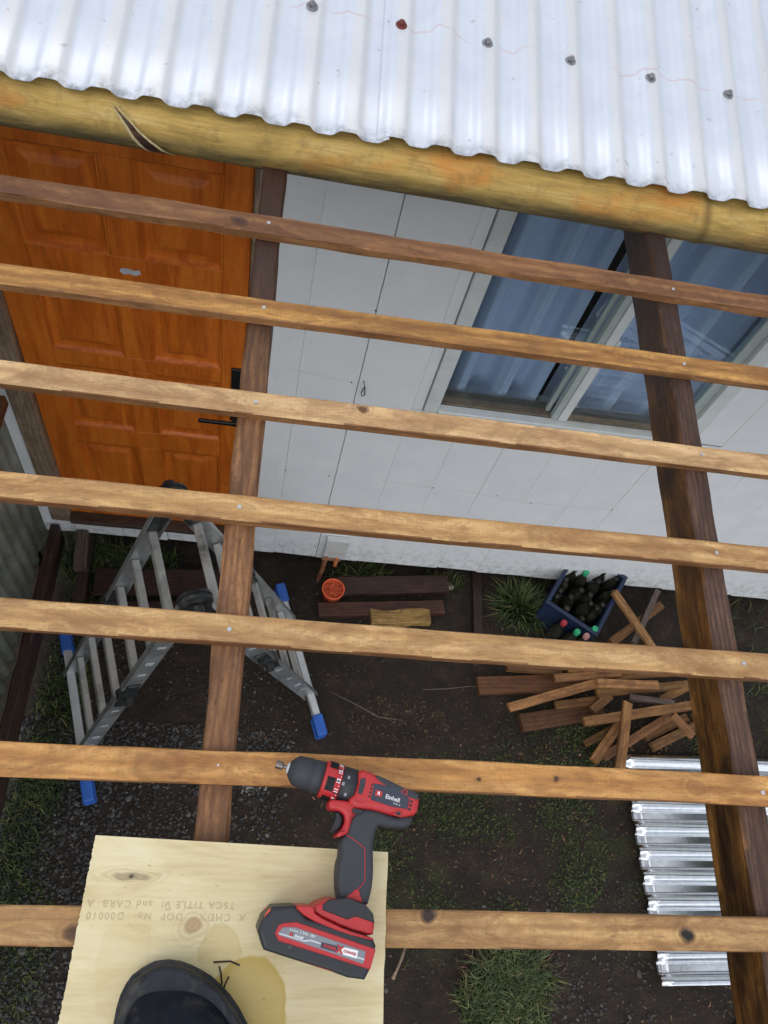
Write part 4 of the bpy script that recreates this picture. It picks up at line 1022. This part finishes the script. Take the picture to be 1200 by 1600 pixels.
# unseen tree, added to give the zinc sheet dark reflections
tree = empty('added_tree', 'tall dark leafy tree added out of view for the zinc sheet to mirror', 'tree', (6.6, .9, 0))
M_['bark'] = plain('bark', (.06, .045, .035), .9, var=.4, scale=12, bump=.6); M_['leaves'] = grass_mat('added_tree_leaves', (.020, .040, .012), (.04, .075, .02), (.07, .11, .03))  # bark and leaves of the added tree only
bm = tube_bm([(6.6, .9, -.1), (6.55, .95, 1.5), (6.6, .9, 3.2), (6.5, .8, 5.0), (6.55, .8, 7.2)], [.22, .17, .14, .09, .03], 12)
for k in range(16):
    z = 3.0 + k * .25; a = k * 2.4; L = 2.1 - abs(z - 5) * .35
    tube_bm([(6.57, .87, z), (6.57 + math.cos(a) * L * .5, .87 + math.sin(a) * L * .5, z + .35), (6.57 + math.cos(a) * L, .87 + math.sin(a) * L, z + .55)], [.06, .04, .012], 7, bm=bm)
obj('added_tree_trunk', bm, M_['bark'], parent=tree, smooth=True)
V, F = [], []; rt = random.Random(5); clumps = []
for k in range(90):
    a = rt.random() * 6.28; u = rt.uniform(-1, 1); rr = rt.random() ** .4; q_ = math.sqrt(1 - u * u)
    clumps.append(Vector((6.5 + 2.0 * rr * q_ * math.cos(a), .9 + 2.4 * rr * q_ * math.sin(a), 5.6 + 2.4 * rr * u)))
for i in range(16000):
    c_ = rt.choice(clumps); p = c_ + Vector((rt.gauss(0, .22), rt.gauss(0, .22), rt.gauss(0, .18))); sz = rt.uniform(.03, .06)
    d1 = Vector((rt.uniform(-1, 1), rt.uniform(-1, 1), rt.uniform(-.5, .5))).normalized(); d2 = d1.orthogonal().normalized(); k = len(V)
    V += [p - d1 * sz, p + d2 * sz * .5, p + d1 * sz, p - d2 * sz * .5]; F.append((k, k + 1, k + 2, k + 3))
me = bpy.data.meshes.new('crown'); me.from_pydata(V, [], F)
tag(obj('crown', me, M_['leaves'], parent=tree), kind='stuff')

# ================================================================== PLYWOOD, DRILL, BOOT
def ply_mat():
    b = NB('pale_plywood'); v = b.coords((1, 3.5, 3.5), False)
    n1 = b.noise(v, 7, 6, .6, .7); n2 = b.noise(b.coords((1, 12, 1), False), 16, 4, .6)
    col = b.ramp(b.math('ADD', b.math('MULTIPLY', n1, .7), b.math('MULTIPLY', n2, .3)), [(.3, (.54, .43, .22)), (.5, (.70, .60, .35)), (.72, (.78, .70, .47))])
    tcn = b.n('TexCoord'); nz = b.n('TexNoise'); nz.inputs['Scale'].default_value = 28; b.l(tcn.outputs['Object'], nz.inputs['Vector'])
    va = b.n('VectorMath', operation='SCALE'); va.inputs['Scale'].default_value = .02; b.l(nz.outputs['Color'], va.inputs[0])
    vb = b.n('VectorMath', operation='ADD'); b.l(tcn.outputs['Object'], vb.inputs[0]); b.l(va.outputs[0], vb.inputs[1])
    sep = b.n('SeparateXYZ'); b.l(vb.outputs[0], sep.inputs[0])
    def dist(x, y, sx=1, sy=1):
        dx = b.math('MULTIPLY', b.math('SUBTRACT', sep.outputs[0], x + .01), sx); dy = b.math('MULTIPLY', b.math('SUBTRACT', sep.outputs[1], y + .01), sy)
        return b.math('SQRT', b.math('ADD', b.math('MULTIPLY', dx, dx), b.math('MULTIPLY', dy, dy)))
    # wet patch beside the boot
    for (x, y, r, sx, sy, a) in ((.042, -.052, .046, 1, .72, .85), (.005, .012, .024, 1, .8, .35), (-.10, .0, .03, 1, .5, .12)):
        wet = b.ramp(b.math('DIVIDE', dist(x, y, sx, sy), r), [(.80, (.85, .85, .85)), (.93, (1, 1, 1)), (1.0, (0, 0, 0))])
        col = b.mix(b.math('MULTIPLY', wet, a), col, (.47, .32, .050))
    for (x, y, r, dk, sx, sy, kc) in ((-.028, .038, .0135, .6, 1, 1.15, (.33, .18, .09)), (-.105, .090, .013, .55, .5, 2.6, (.22, .15, .09)), (-.105, .090, .004, .9, 1, 1.4, (.05, .04, .03))):
        d = b.math('DIVIDE', dist(x, y, sx, sy), r)
        halo = b.ramp(b.math('MULTIPLY', d, .5), [(.45, (1, 1, 1)), (1, (0, 0, 0))])
        ring = b.math('MULTIPLY', b.math('ADD', b.math('SINE', b.math('MULTIPLY', d, 12)), 1), .16)
        col = b.mix(b.math('MULTIPLY', halo, ring), col, kc)
        col = b.mix(b.math('MULTIPLY', b.ramp(d, [(.6, (1, 1, 1)), (1.05, (0, 0, 0))]), dk), col, kc)
    spk = b.ramp(b.noise(b.coords((1, 2.4, 1), False), 75, 3, .6), [(.26, (1, 1, 1)), (.32, (0, 0, 0))])
    col = b.mix(b.math('MULTIPLY', spk, .6), col, (.20, .13, .06))
    b.bump(n2, .2, .001)
    return b.out(col, .6)
M_['ply'] = ply_mat(); M_['plyedge'] = plain('plywood_edge', (.42, .30, .15), .8, var=.35, scale=90)
bm = bmesh.new()
TL, TR, BR, BL = (-.153, .131), (.200, .122), (.193, -.44), (-.172, -.44)
top = []; bot = []
def edge(a, b, n, j):
    return [(a[0] + (b[0] - a[0]) * t / n + (random.uniform(-j, j) if 0 < t < n else 0), a[1] + (b[1] - a[1]) * t / n) for t in range(n)]
ring = edge(TL, TR, 24, 0) + edge(TR, BR, 40, .0006) + edge(BR, BL, 10, 0) + edge(BL, TL, 260, .0006)
ztop = lambda x, y: 2.612 + .1 * y
ORG = Vector((0, 0, 2.612))
for (x, y) in ring: top.append(bm.verts.new((x, y, ztop(x, y) - ORG.z))); bot.append(bm.verts.new((x, y, ztop(x, y) - .0115 - ORG.z)))
bm.faces.new(top)
for i in range(len(ring)):
    f = bm.faces.new((top[i], top[(i + 1) % len(ring)], bot[(i + 1) % len(ring)], bot[i])); f.material_index = 1
f = bm.faces.new(bot[::-1]); f.material_index = 1
bmesh.ops.recalc_face_normals(bm, faces=bm.faces)
ply = empty('plywood_sheet', 'pale plywood board with knots and faint stamp lying across the lowest batten', 'plywood', (0, 0, 2.612))
obj('board', bm, [M_['ply'], M_['plyedge']], T(*ORG), ply)
M_['stamp'] = plain('faded_stamp_ink', (.50, .42, .25), .8, var=.2, scale=200, bump=0)
tilt = Matrix.Rotation(math.atan(.1), 4, 'X')
def stamp(body, x, y, size, ang=0, sp_=1.25):
    M = T(x, y, ztop(x, y) + .0002) @ tilt @ Matrix.Rotation(math.pi + ang, 4, 'Z')
    text('stamp_print', body, size, M_['stamp'], M, ply, ext=.0001, spacing=sp_, align='RIGHT')
stamp('TSCA TITLE VI  and CARB  A', -.150, .0600, .0108, 0)
stamp('EPA', .150, .0585, .0108, 0)
stamp('A  CMDX    DOP  No-  D00010', -.149, .0475, .0108, 0)
# bits of twig on the ply
for pts, lab in (([(-.001, .002), (.018, .003), (.029, -.001)], 'thin dark twig lying level on the plywood above the boot tip'), ([(.006, -.002), (.009, -.010), (.011, -.020)], 'short dark twig pointing at the boot on the wet plywood'), ([(.018, -.012), (.015, -.018), (.013, -.025)], 'tiny forked twig beside the boot on the wet plywood')):
    twig([(x, y, ztop(x, y) + .0012) for x, y in pts], .0009, lab, M_['raw_dark'])

# ---- cordless drill, drawn in its own side-view frame (x right, y up, z toward the viewer), metres
def q(cx, cy): return ((cx - 600) * .000188, -(cy - 800) * .000168)
def Q(*pts): return [q(*p) for p in pts]
DM = T(.1325, .1020, 2.612 + .0103 + .0375) @ tilt @ Matrix.Rotation(R(1.9), 4, 'Z') @ Matrix.Scale(1.02, 4)
drill = empty('cordless_drill', 'red and charcoal cordless drill lying on its side over batten and plywood', 'drill', M=DM)
def dpart(name, bm, mat, parent=drill, smooth=False, M=None):
    o = obj(name, bm, M_[mat], DM if M is None else DM @ M, parent)
    if smooth:
        for p in o.data.polygons: p.use_smooth = True
    return o
def smooth_poly(P, it=2):
    for _ in range(it):
        out = []
        for i in range(len(P)):
            a, b = P[i], P[(i + 1) % len(P)]
            out += [(a[0] * .8 + b[0] * .2, a[1] * .8 + b[1] * .2), (a[0] * .2 + b[0] * .8, a[1] * .2 + b[1] * .8)]
        P = out
    return P
# axis frame for the round front end
ax0 = Vector((*q(190, 136), 0)); axd = Vector((.179, -.0516, 0)).normalized()
AM = Matrix(((axd.x, -axd.y, 0, ax0.x), (axd.y, axd.x, 0, ax0.y), (0, 0, 1, 0), (0, 0, 0, 1)))
k_ = .000186; kr = .000176
P_ = lambda pr: [(u * k_, r * kr) for u, r in pr]
dpart('bit_holder', lathe_bm(P_([(0, 20), (2, 27), (46, 27), (50, 22), (54, 13), (86, 13)]), 18), 'bit', M=AM)
dpart('chuck_collar', lathe_bm(P_([(74, 20), (78, 33), (92, 42), (98, 42)]), 24), 'silver', M=AM)
chuck = dpart('chuck', lathe_bm(P_([(88, 38), (92, 52), (128, 92), (140, 100), (205, 107), (236, 108), (240, 104), (246, 104), (250, 108), (318, 112)]), 40), 'rubber', M=AM, smooth=True)
ring_ = dpart('clutch_ring', lathe_bm(P_([(314, 108), (318, 120), (322, 124), (428, 127), (432, 122)]), 44), 'red', M=AM, smooth=True)
dpart('selector_ring', lathe_bm(P_([(430, 116), (434, 124), (528, 126), (534, 118)]), 44), 'blk', M=AM, smooth=True)
dpart('gear_neck', lathe_bm(P_([(530, 108), (620, 112)]), 36), 'red', M=AM)
# black grip pads and numbers around the clutch ring
def arcpad(u0, u1, a0, a1, r, mat, name, parent):
    bm = bmesh.new(); n = 8; A = []
    for i in range(n + 1):
        a = a0 + (a1 - a0) * i / n; A.append([bm.verts.new((u * k_, -r * kr * math.sin(a), r * kr * math.cos(a))) for u in (u0, u1)])
    for i in range(n): bm.faces.new((A[i][0], A[i][1], A[i + 1][1], A[i + 1][0]))
    bmesh.ops.solidify(bm, geom=bm.faces, thickness=.0008); bmesh.ops.recalc_face_normals(bm, faces=bm.faces)
    return dpart(name, bm, mat, parent, M=AM)
for (a0, a1) in ((-1.20, -.62), (-.10, .62), (1.0, 1.6), (-2.2, -1.55), (2.0, 2.6)):
    arcpad(338, 392, a0, a1, 129, 'blk', 'grip_pad', ring_)
arcpad(396, 430, -2.6, 2.6, 127.8, 'blk', 'number_band', ring_)
for i, s_ in enumerate(('17', '.', '15', '.', '13', '.', '11', '.', '9')):
    a = -.98 + i * .245 ; r = 129.6 * kr
    ca_, sa_ = math.cos(a), math.sin(a)
    n_ = Vector((0, -sa_, ca_)); t_ = Vector((0, ca_, sa_)) * 1  # up the ring on the page
    M = Matrix(((-0.0, 1.0, 0, 414 * k_), (t_.y * 1, 0, n_.y, n_.y * r), (t_.z * 1, 0, n_.z, n_.z * r), (0, 0, 0, 1)))
    # text x axis runs toward +y on the page, text y axis toward the tail
    M = Matrix(((0, -1, 0, 412 * k_), (-ca_ * -1, 0, n_.y, n_.y * r), (-sa_ * -1, 0, n_.z, n_.z * r), (0, 0, 0, 1)))
    M = Matrix(((0, -1, 0, 413 * k_), (ca_, 0, -sa_, -sa_ * r), (sa_, 0, ca_, ca_ * r), (0, 0, 0, 1)))
    text('number_print', s_, .0062, M_['white'], DM @ AM @ M, ring_, ext=.0001, bold=.0002)
for (u, a) in ((470, -.35), (478, .55), (445, .05)):
    arcpad(u - 8, u + 8, a - .09, a + .09, 127.5, 'silver', 'mode_mark', ring_)
hs = .0225
body = dpart('motor_housing', slab_bm(smooth_poly(Q((716, 168), (830, 214), (1000, 306), (1092, 340), (1108, 378), (1088, 480), (1000, 505), (900, 480), (770, 445), (690, 455), (640, 395), (690, 330)), 1), -hs, hs, .007, 4), 'red')
dpart('trigger_guard', slab_bm(smooth_poly(Q((524, 395), (550, 378), (660, 392), (760, 440), (700, 462), (672, 520), (655, 600), (620, 618), (574, 628), (572, 615), (612, 572), (630, 520), (622, 480), (592, 456), (528, 446)), 1), -.015, .0190, .004, 3), 'red')
dpart('grip', slab_bm(smooth_poly(Q((742, 440), (835, 450), (925, 490), (1065, 485), (1052, 545), (1012, 572), (900, 560), (845, 548), (822, 590), (806, 680), (808, 860), (796, 960), (768, 1062), (600, 1020), (586, 950), (582, 860), (588, 790), (604, 740), (604, 640), (640, 604), (664, 520), (690, 462)), 1), -.0185, .0190 + .0012, .006, 4), 'rubber')
dpart('rear_cap', slab_bm(smooth_poly(Q((1010, 308), (1096, 338), (1096, 390), (1000, 360), (830, 258), (816, 212), (900, 250)), 1), -.02, hs + .0008, .002, 2), 'rubber')
dpart('vent_cover', slab_bm(Q((722, 242), (755, 240), (748, 300), (728, 350), (704, 342), (714, 290)), hs - .004, hs + .0010, .0008, 2), 'rubber')
dpart('name_plate', slab_bm(Q((808, 274), (960, 306), (1036, 380), (1020, 446), (920, 430), (786, 384), (800, 320)), hs - .004, hs + .0009, .0006, 1), 'labeld')
dpart('logo', slab_bm(Q((818, 318), (862, 330), (854, 368), (812, 356)), hs, hs + .0014, .0002, 1), 'red')
zt_ = hs + .0012
def dtext(body, cx, cy, size, mat, ang=-16.1, z=zt_, name='name_print', bold=.0, shear=0, sp_=1.0):
    x, y = q(cx, cy); text(name, body, size, M_[mat], DM @ T(x, y, z) @ Matrix.Rotation(R(ang), 4, 'Z'), drill, ext=.00012, bold=bold, font_shear=shear, spacing=sp_)
dtext('Einhell', 926, 376, .0068, 'white', bold=.00008)
dtext('R', 837, 343, .0050, 'white', bold=.0002, z=zt_ + .0004)
dtext('TE-CD 18', 950, 414, .0022, 'white')
for i in range(4):
    dpart('vent_slot', slab_bm(Q((792 - i * 6, 276 + i * 26), (803 - i * 6, 279 + i * 26), (799 - i * 6, 292 + i * 26), (788 - i * 6, 289 + i * 26)), hs - .001, hs + .0008, .0002, 1), 'blk', body)
for i in range(3):
    dpart('vent_slot', slab_bm(Q((1042 - i * 7, 386 + i * 26), (1058 - i * 7, 390 + i * 26), (1054 - i * 7, 404 + i * 26), (1038 - i * 7, 400 + i * 26)), hs - .001, hs + .0008, .0002, 1), 'blk', body)
for pts in (((975, 335), (1000, 312), (1026, 322), (1020, 356)), ((922, 482), (952, 452), (992, 462), (980, 500)), ):
    dpart('vent_slot', slab_bm(Q(*pts), hs - .001, hs + .0008, .0002, 1), 'red', body)
    cx = sum(p[0] for p in pts) / 4; cy = sum(p[1] for p in pts) / 4
    dpart('vent_slot', slab_bm(Q(*[(cx + (a - cx) * .6, cy + (b - cy) * .6) for a, b in pts]), hs - .0008, hs + .0012, .0002, 1), 'blk', body)
dpart('trigger', slab_bm(smooth_poly(Q((572, 452), (606, 466), (622, 500), (616, 545), (592, 585), (560, 592), (540, 576), (562, 530), (574, 490)), 1), -.009, .0125, .004, 3), 'blk')
dpart('direction_switch', slab_bm(smooth_poly(Q((664, 448), (690, 440), (735, 452), (740, 466), (712, 480), (676, 470)), 1), .010, hs + .0008, .001, 2), 'blk')
gz = .0202
ln = [Vector((*q(*p), gz + .0001)) for p in ((640, 612), (700, 655), (750, 698), (752, 800), (750, 905), (715, 945), (680, 962))]
dpart('grip_line', tube_bm(ln, .0005, 6), 'red')
dpart('grip_badge', slab_bm(Q((710, 945), (738, 1032), (634, 996)), .014, gz + .0012, .0006, 1), 'red')
# battery foot
fo = dpart('battery_mount', slab_bm(smooth_poly(Q((432, 1040), (525, 1000), (600, 1004), (760, 1050), (798, 1112), (803, 1160), (792, 1230), (640, 1185), (440, 1092)), 1), -.030, .0310, .005, 3), 'red')
dpart('mount_cap', slab_bm(Q((492, 1035), (528, 1006), (580, 1003), (640, 996), (745, 1040), (792, 1095), (799, 1148), (690, 1108), (636, 1124), (492, 1066)), .0, .0322, .0008, 1), 'blk', fo)
bat = dpart('battery', slab_bm(smooth_poly(Q((122, 1172), (146, 1098), (200, 1040), (330, 1035), (400, 1108), (700, 1200), (786, 1235), (804, 1280), (772, 1405), (738, 1466), (640, 1450), (540, 1412), (255, 1315), (160, 1282)), 0), -.0375, .0365, .0042, 3), 'blk')
dpart('release_button', slab_bm(smooth_poly(Q((134, 1160), (150, 1096), (200, 1042), (208, 1056), (172, 1100), (160, 1165)), 1), -.022, .0360 - .001, .004, 2), 'redor', bat)
dpart('battery_trim', slab_bm(smooth_poly(Q((318, 1036), (436, 1040), (445, 1092), (640, 1188), (790, 1234), (786, 1246), (620, 1205), (400, 1110)), 1), -.03, .0370, .001, 1), 'red', bat)
dpart('battery_panel', slab_bm(Q((220, 1190), (236, 1148), (262, 1134), (340, 1130), (792, 1292), (800, 1300), (768, 1408), (240, 1232)), .03, .0374, .0008, 1), 'red', bat)
dpart('battery_label', slab_bm(Q((238, 1188), (262, 1158), (330, 1158), (742, 1306), (726, 1376), (470, 1282), (244, 1202)), .03, .0381, .0003, 1), 'labelg', bat)
dpart('battery_stripe', slab_bm(Q((240, 1186), (385, 1232), (428, 1230), (484, 1252), (482, 1260), (424, 1240), (388, 1242), (240, 1195)), .03, .0384, .0001, 1), 'silver', bat)
dpart('battery_stripe', slab_bm(Q((500, 1270), (735, 1346), (732, 1356), (500, 1282)), .03, .0384, .0001, 1), 'silver', bat)
dpart('battery_tag', slab_bm(Q((484, 1246), (580, 1272), (572, 1306), (480, 1276)), .03, .0385, .0001, 1), 'labeld', bat)
dpart('battery_tag', slab_bm(Q((600, 1274), (698, 1300), (688, 1344), (592, 1314)), .03, .0385, .0001, 1), 'white', bat)
z2 = .0388
dtext('POWER', 532, 1277, .0040, 'red', z=z2, bold=.0002, name='battery_print')
dtext('X', 590, 1292, .0095, 'red', z=z2 + .0002, bold=.0006, name='battery_print')
dtext('CHANGE', 648, 1310, .0034, 'red', z=z2, bold=.0001, name='battery_print')
dtext('Li-Ion 2.5Ah 18V', 376, 1192, .0042, 'white', z=z2, name='battery_print')
dtext('Einhell', 356, 1213, .0036, 'white', z=z2, bold=.0001, name='battery_print')
dpart('logo', slab_bm(Q((304, 1188), (322, 1192), (319, 1208), (301, 1204)), .037, z2, .0001, 1), 'red', bat)
pts = [(310, 1316), (330, 1312), (345, 1330), (372, 1326), (388, 1346), (415, 1340), (430, 1360), (456, 1354), (470, 1376), (498, 1370), (512, 1390), (545, 1384), (562, 1402), (592, 1400), (594, 1412), (560, 1418), (320, 1334)]
dpart('battery_ridge', slab_bm(Q(*pts), .02, .0345, .0004, 1), 'redor', bat)
for (cx, cy) in ((306, 1268), (638, 1390)):
    x, y = q(cx, cy); dpart('battery_screw', cyl_bm(.0022, .0020, .030, .0372, 14, cx=x, cy=y), 'hinge', bat)

# ---- boot (toe visible), lofted along its length
boot = empty('rubber_boot', 'dark navy rubber work boot standing on the plywood at the bottom edge', 'boot', (-.02, -.15, 2.60))
def loft(sections, n=28):
    """sections: (centre x, y, z base, half width left, half width right, height, flat)"""
    bm = bmesh.new(); rings = []
    for (cx, cy, z0, wl, wr, h) in sections:
        ring = []
        for i in range(n):
            a = 2 * math.pi * i / n; c, s = math.cos(a), math.sin(a)
            wx = wr if c > 0 else wl
            x = cx + wx * math.copysign(abs(c) ** .80, c); z = z0 + (h * abs(s) ** .85 if s > 0 else -.004 * abs(s))
            ring.append(bm.verts.new((x, cy, z)))
        rings.append(ring)
    for k in range(len(rings) - 1):
        for i in range(n): bm.faces.new((rings[k][i], rings[k][(i + 1) % n], rings[k + 1][(i + 1) % n], rings[k + 1][i]))
    bm.faces.new(rings[0]); bm.faces.new(rings[-1][::-1]); bmesh.ops.recalc_face_normals(bm, faces=bm.faces); return bm
BZ = 2.612
yb = lambda y: BZ + .1 * y
def outline(y):
    pts = [(.0035, -.052, -.048), (.002, -.064, -.036), (-.003, -.075, -.020), (-.012, -.087, -.002), (-.025, -.095, .016), (-.040, -.098, .030), (-.060, -.099, .044), (-.09, -.098, .054), (-.13, -.093, .058), (-.18, -.084, .056), (-.24, -.074, .060), (-.28, -.066, .056), (-.30, -.050, .040)]
    for i in range(len(pts) - 1):
        if pts[i][0] >= y >= pts[i + 1][0]:
            t = (pts[i][0] - y) / (pts[i][0] - pts[i + 1][0]); return pts[i][1] + (pts[i + 1][1] - pts[i][1]) * t, pts[i][2] + (pts[i + 1][2] - pts[i][2]) * t
    return pts[-1][1:]
def soleloft(y, zlo, zhi, ins, ccut=0):
    a, b = outline(y); return a + ins, b - ins
ys = [.0035, .002, -.001, -.005, -.012, -.020, -.03, -.042, -.06, -.08, -.11, -.15, -.20, -.25, -.285, -.30]
def ringloft(levels, mat, name, sm=True):
    """closed plan outlines stacked in z: levels = (dz, inset)"""
    bm = bmesh.new(); left = [(outline(y)[0], y) for y in ys]; right = [(outline(y)[1], y) for y in ys]
    loop = right + left[::-1]; cx = -.022; cy = -.15; rings = []
    for dz, ins in levels:
        ring = []
        for (x, y) in loop:
            yy = y; f = 1 - ins / .075; g = 1 - ins / .15
            ring.append(bm.verts.new((cx + (x - cx) * f, cy + (yy - cy) * g, yb(yy) + dz)))
        rings.append(ring)
    n = len(loop)
    for k in range(len(rings) - 1):
        for i in range(n): bm.faces.new((rings[k][i], rings[k][(i + 1) % n], rings[k + 1][(i + 1) % n], rings[k + 1][i]))
    bm.faces.new(rings[0][::-1]); bm.faces.new(rings[-1]); bmesh.ops.recalc_face_normals(bm, faces=bm.faces)
    bmesh.ops.triangulate(bm, faces=[f for f in bm.faces if len(f.verts) > 4])
    o = obj(name, bm, M_[mat], parent=boot)
    if sm:
        for p in o.data.polygons: p.use_smooth = True
    return o
ringloft([(.0005, .003), (.004, .000), (.020, -.001), (.024, .001), (.026, .004)], 'rand', 'sole', False)
ringloft([(.024, .003), (.032, .0035), (.044, .005), (.050, .007), (.052, .009), (.051, .013)], 'rand', 'toe_rand')
secs = []
for y in [-.0045, -.008, -.015, -.022, -.031, -.044, -.06, -.08, -.10, -.13, -.16, -.19, -.22]:
    a, b = outline(min(.0035, y + .0085)); a += .0065; b -= .0065; cx = (a + b) / 2
    t = min(1, max(0, (-.0045 - y) / .10)); h = .030 + .040 * math.sin(t * math.pi / 2) + max(0, -.10 - y) * .55
    shr = min(1, .45 + 5.5 * max(0, -.0045 - y) ** .5) if y > -.02 else 1
    secs.append((cx, y, yb(y) + .030, (cx - a) * shr, (b - cx) * shr, (h - .014) * (.35 + .65 * min(1, max(0, -.0045 - y) / .03))))
o = obj('upper', loft(secs), M_['boot'], parent=boot, smooth=True)
# shaft
bm = bmesh.new(); rings = []; n = 28
for (z, cy, rx, ry) in ((.03, -.22, .052, .075), (.08, -.225, .050, .068), (.13, -.235, .048, .058), (.20, -.240, .052, .058), (.30, -.238, .058, .062), (.305, -.238, .056, .060), (.26, -.238, .052, .056)):
    rings.append([bm.verts.new((-.012 + rx * math.cos(6.28318 * i / n), cy + ry * math.sin(6.28318 * i / n), yb(-.2) + z)) for i in range(n)])
for k in range(len(rings) - 1):
    for i in range(n): bm.faces.new((rings[k][i], rings[k][(i + 1) % n], rings[k + 1][(i + 1) % n], rings[k + 1][i]))
bm.faces.new(rings[-1])
obj('shaft', bm, M_['boot'], parent=boot, smooth=True)
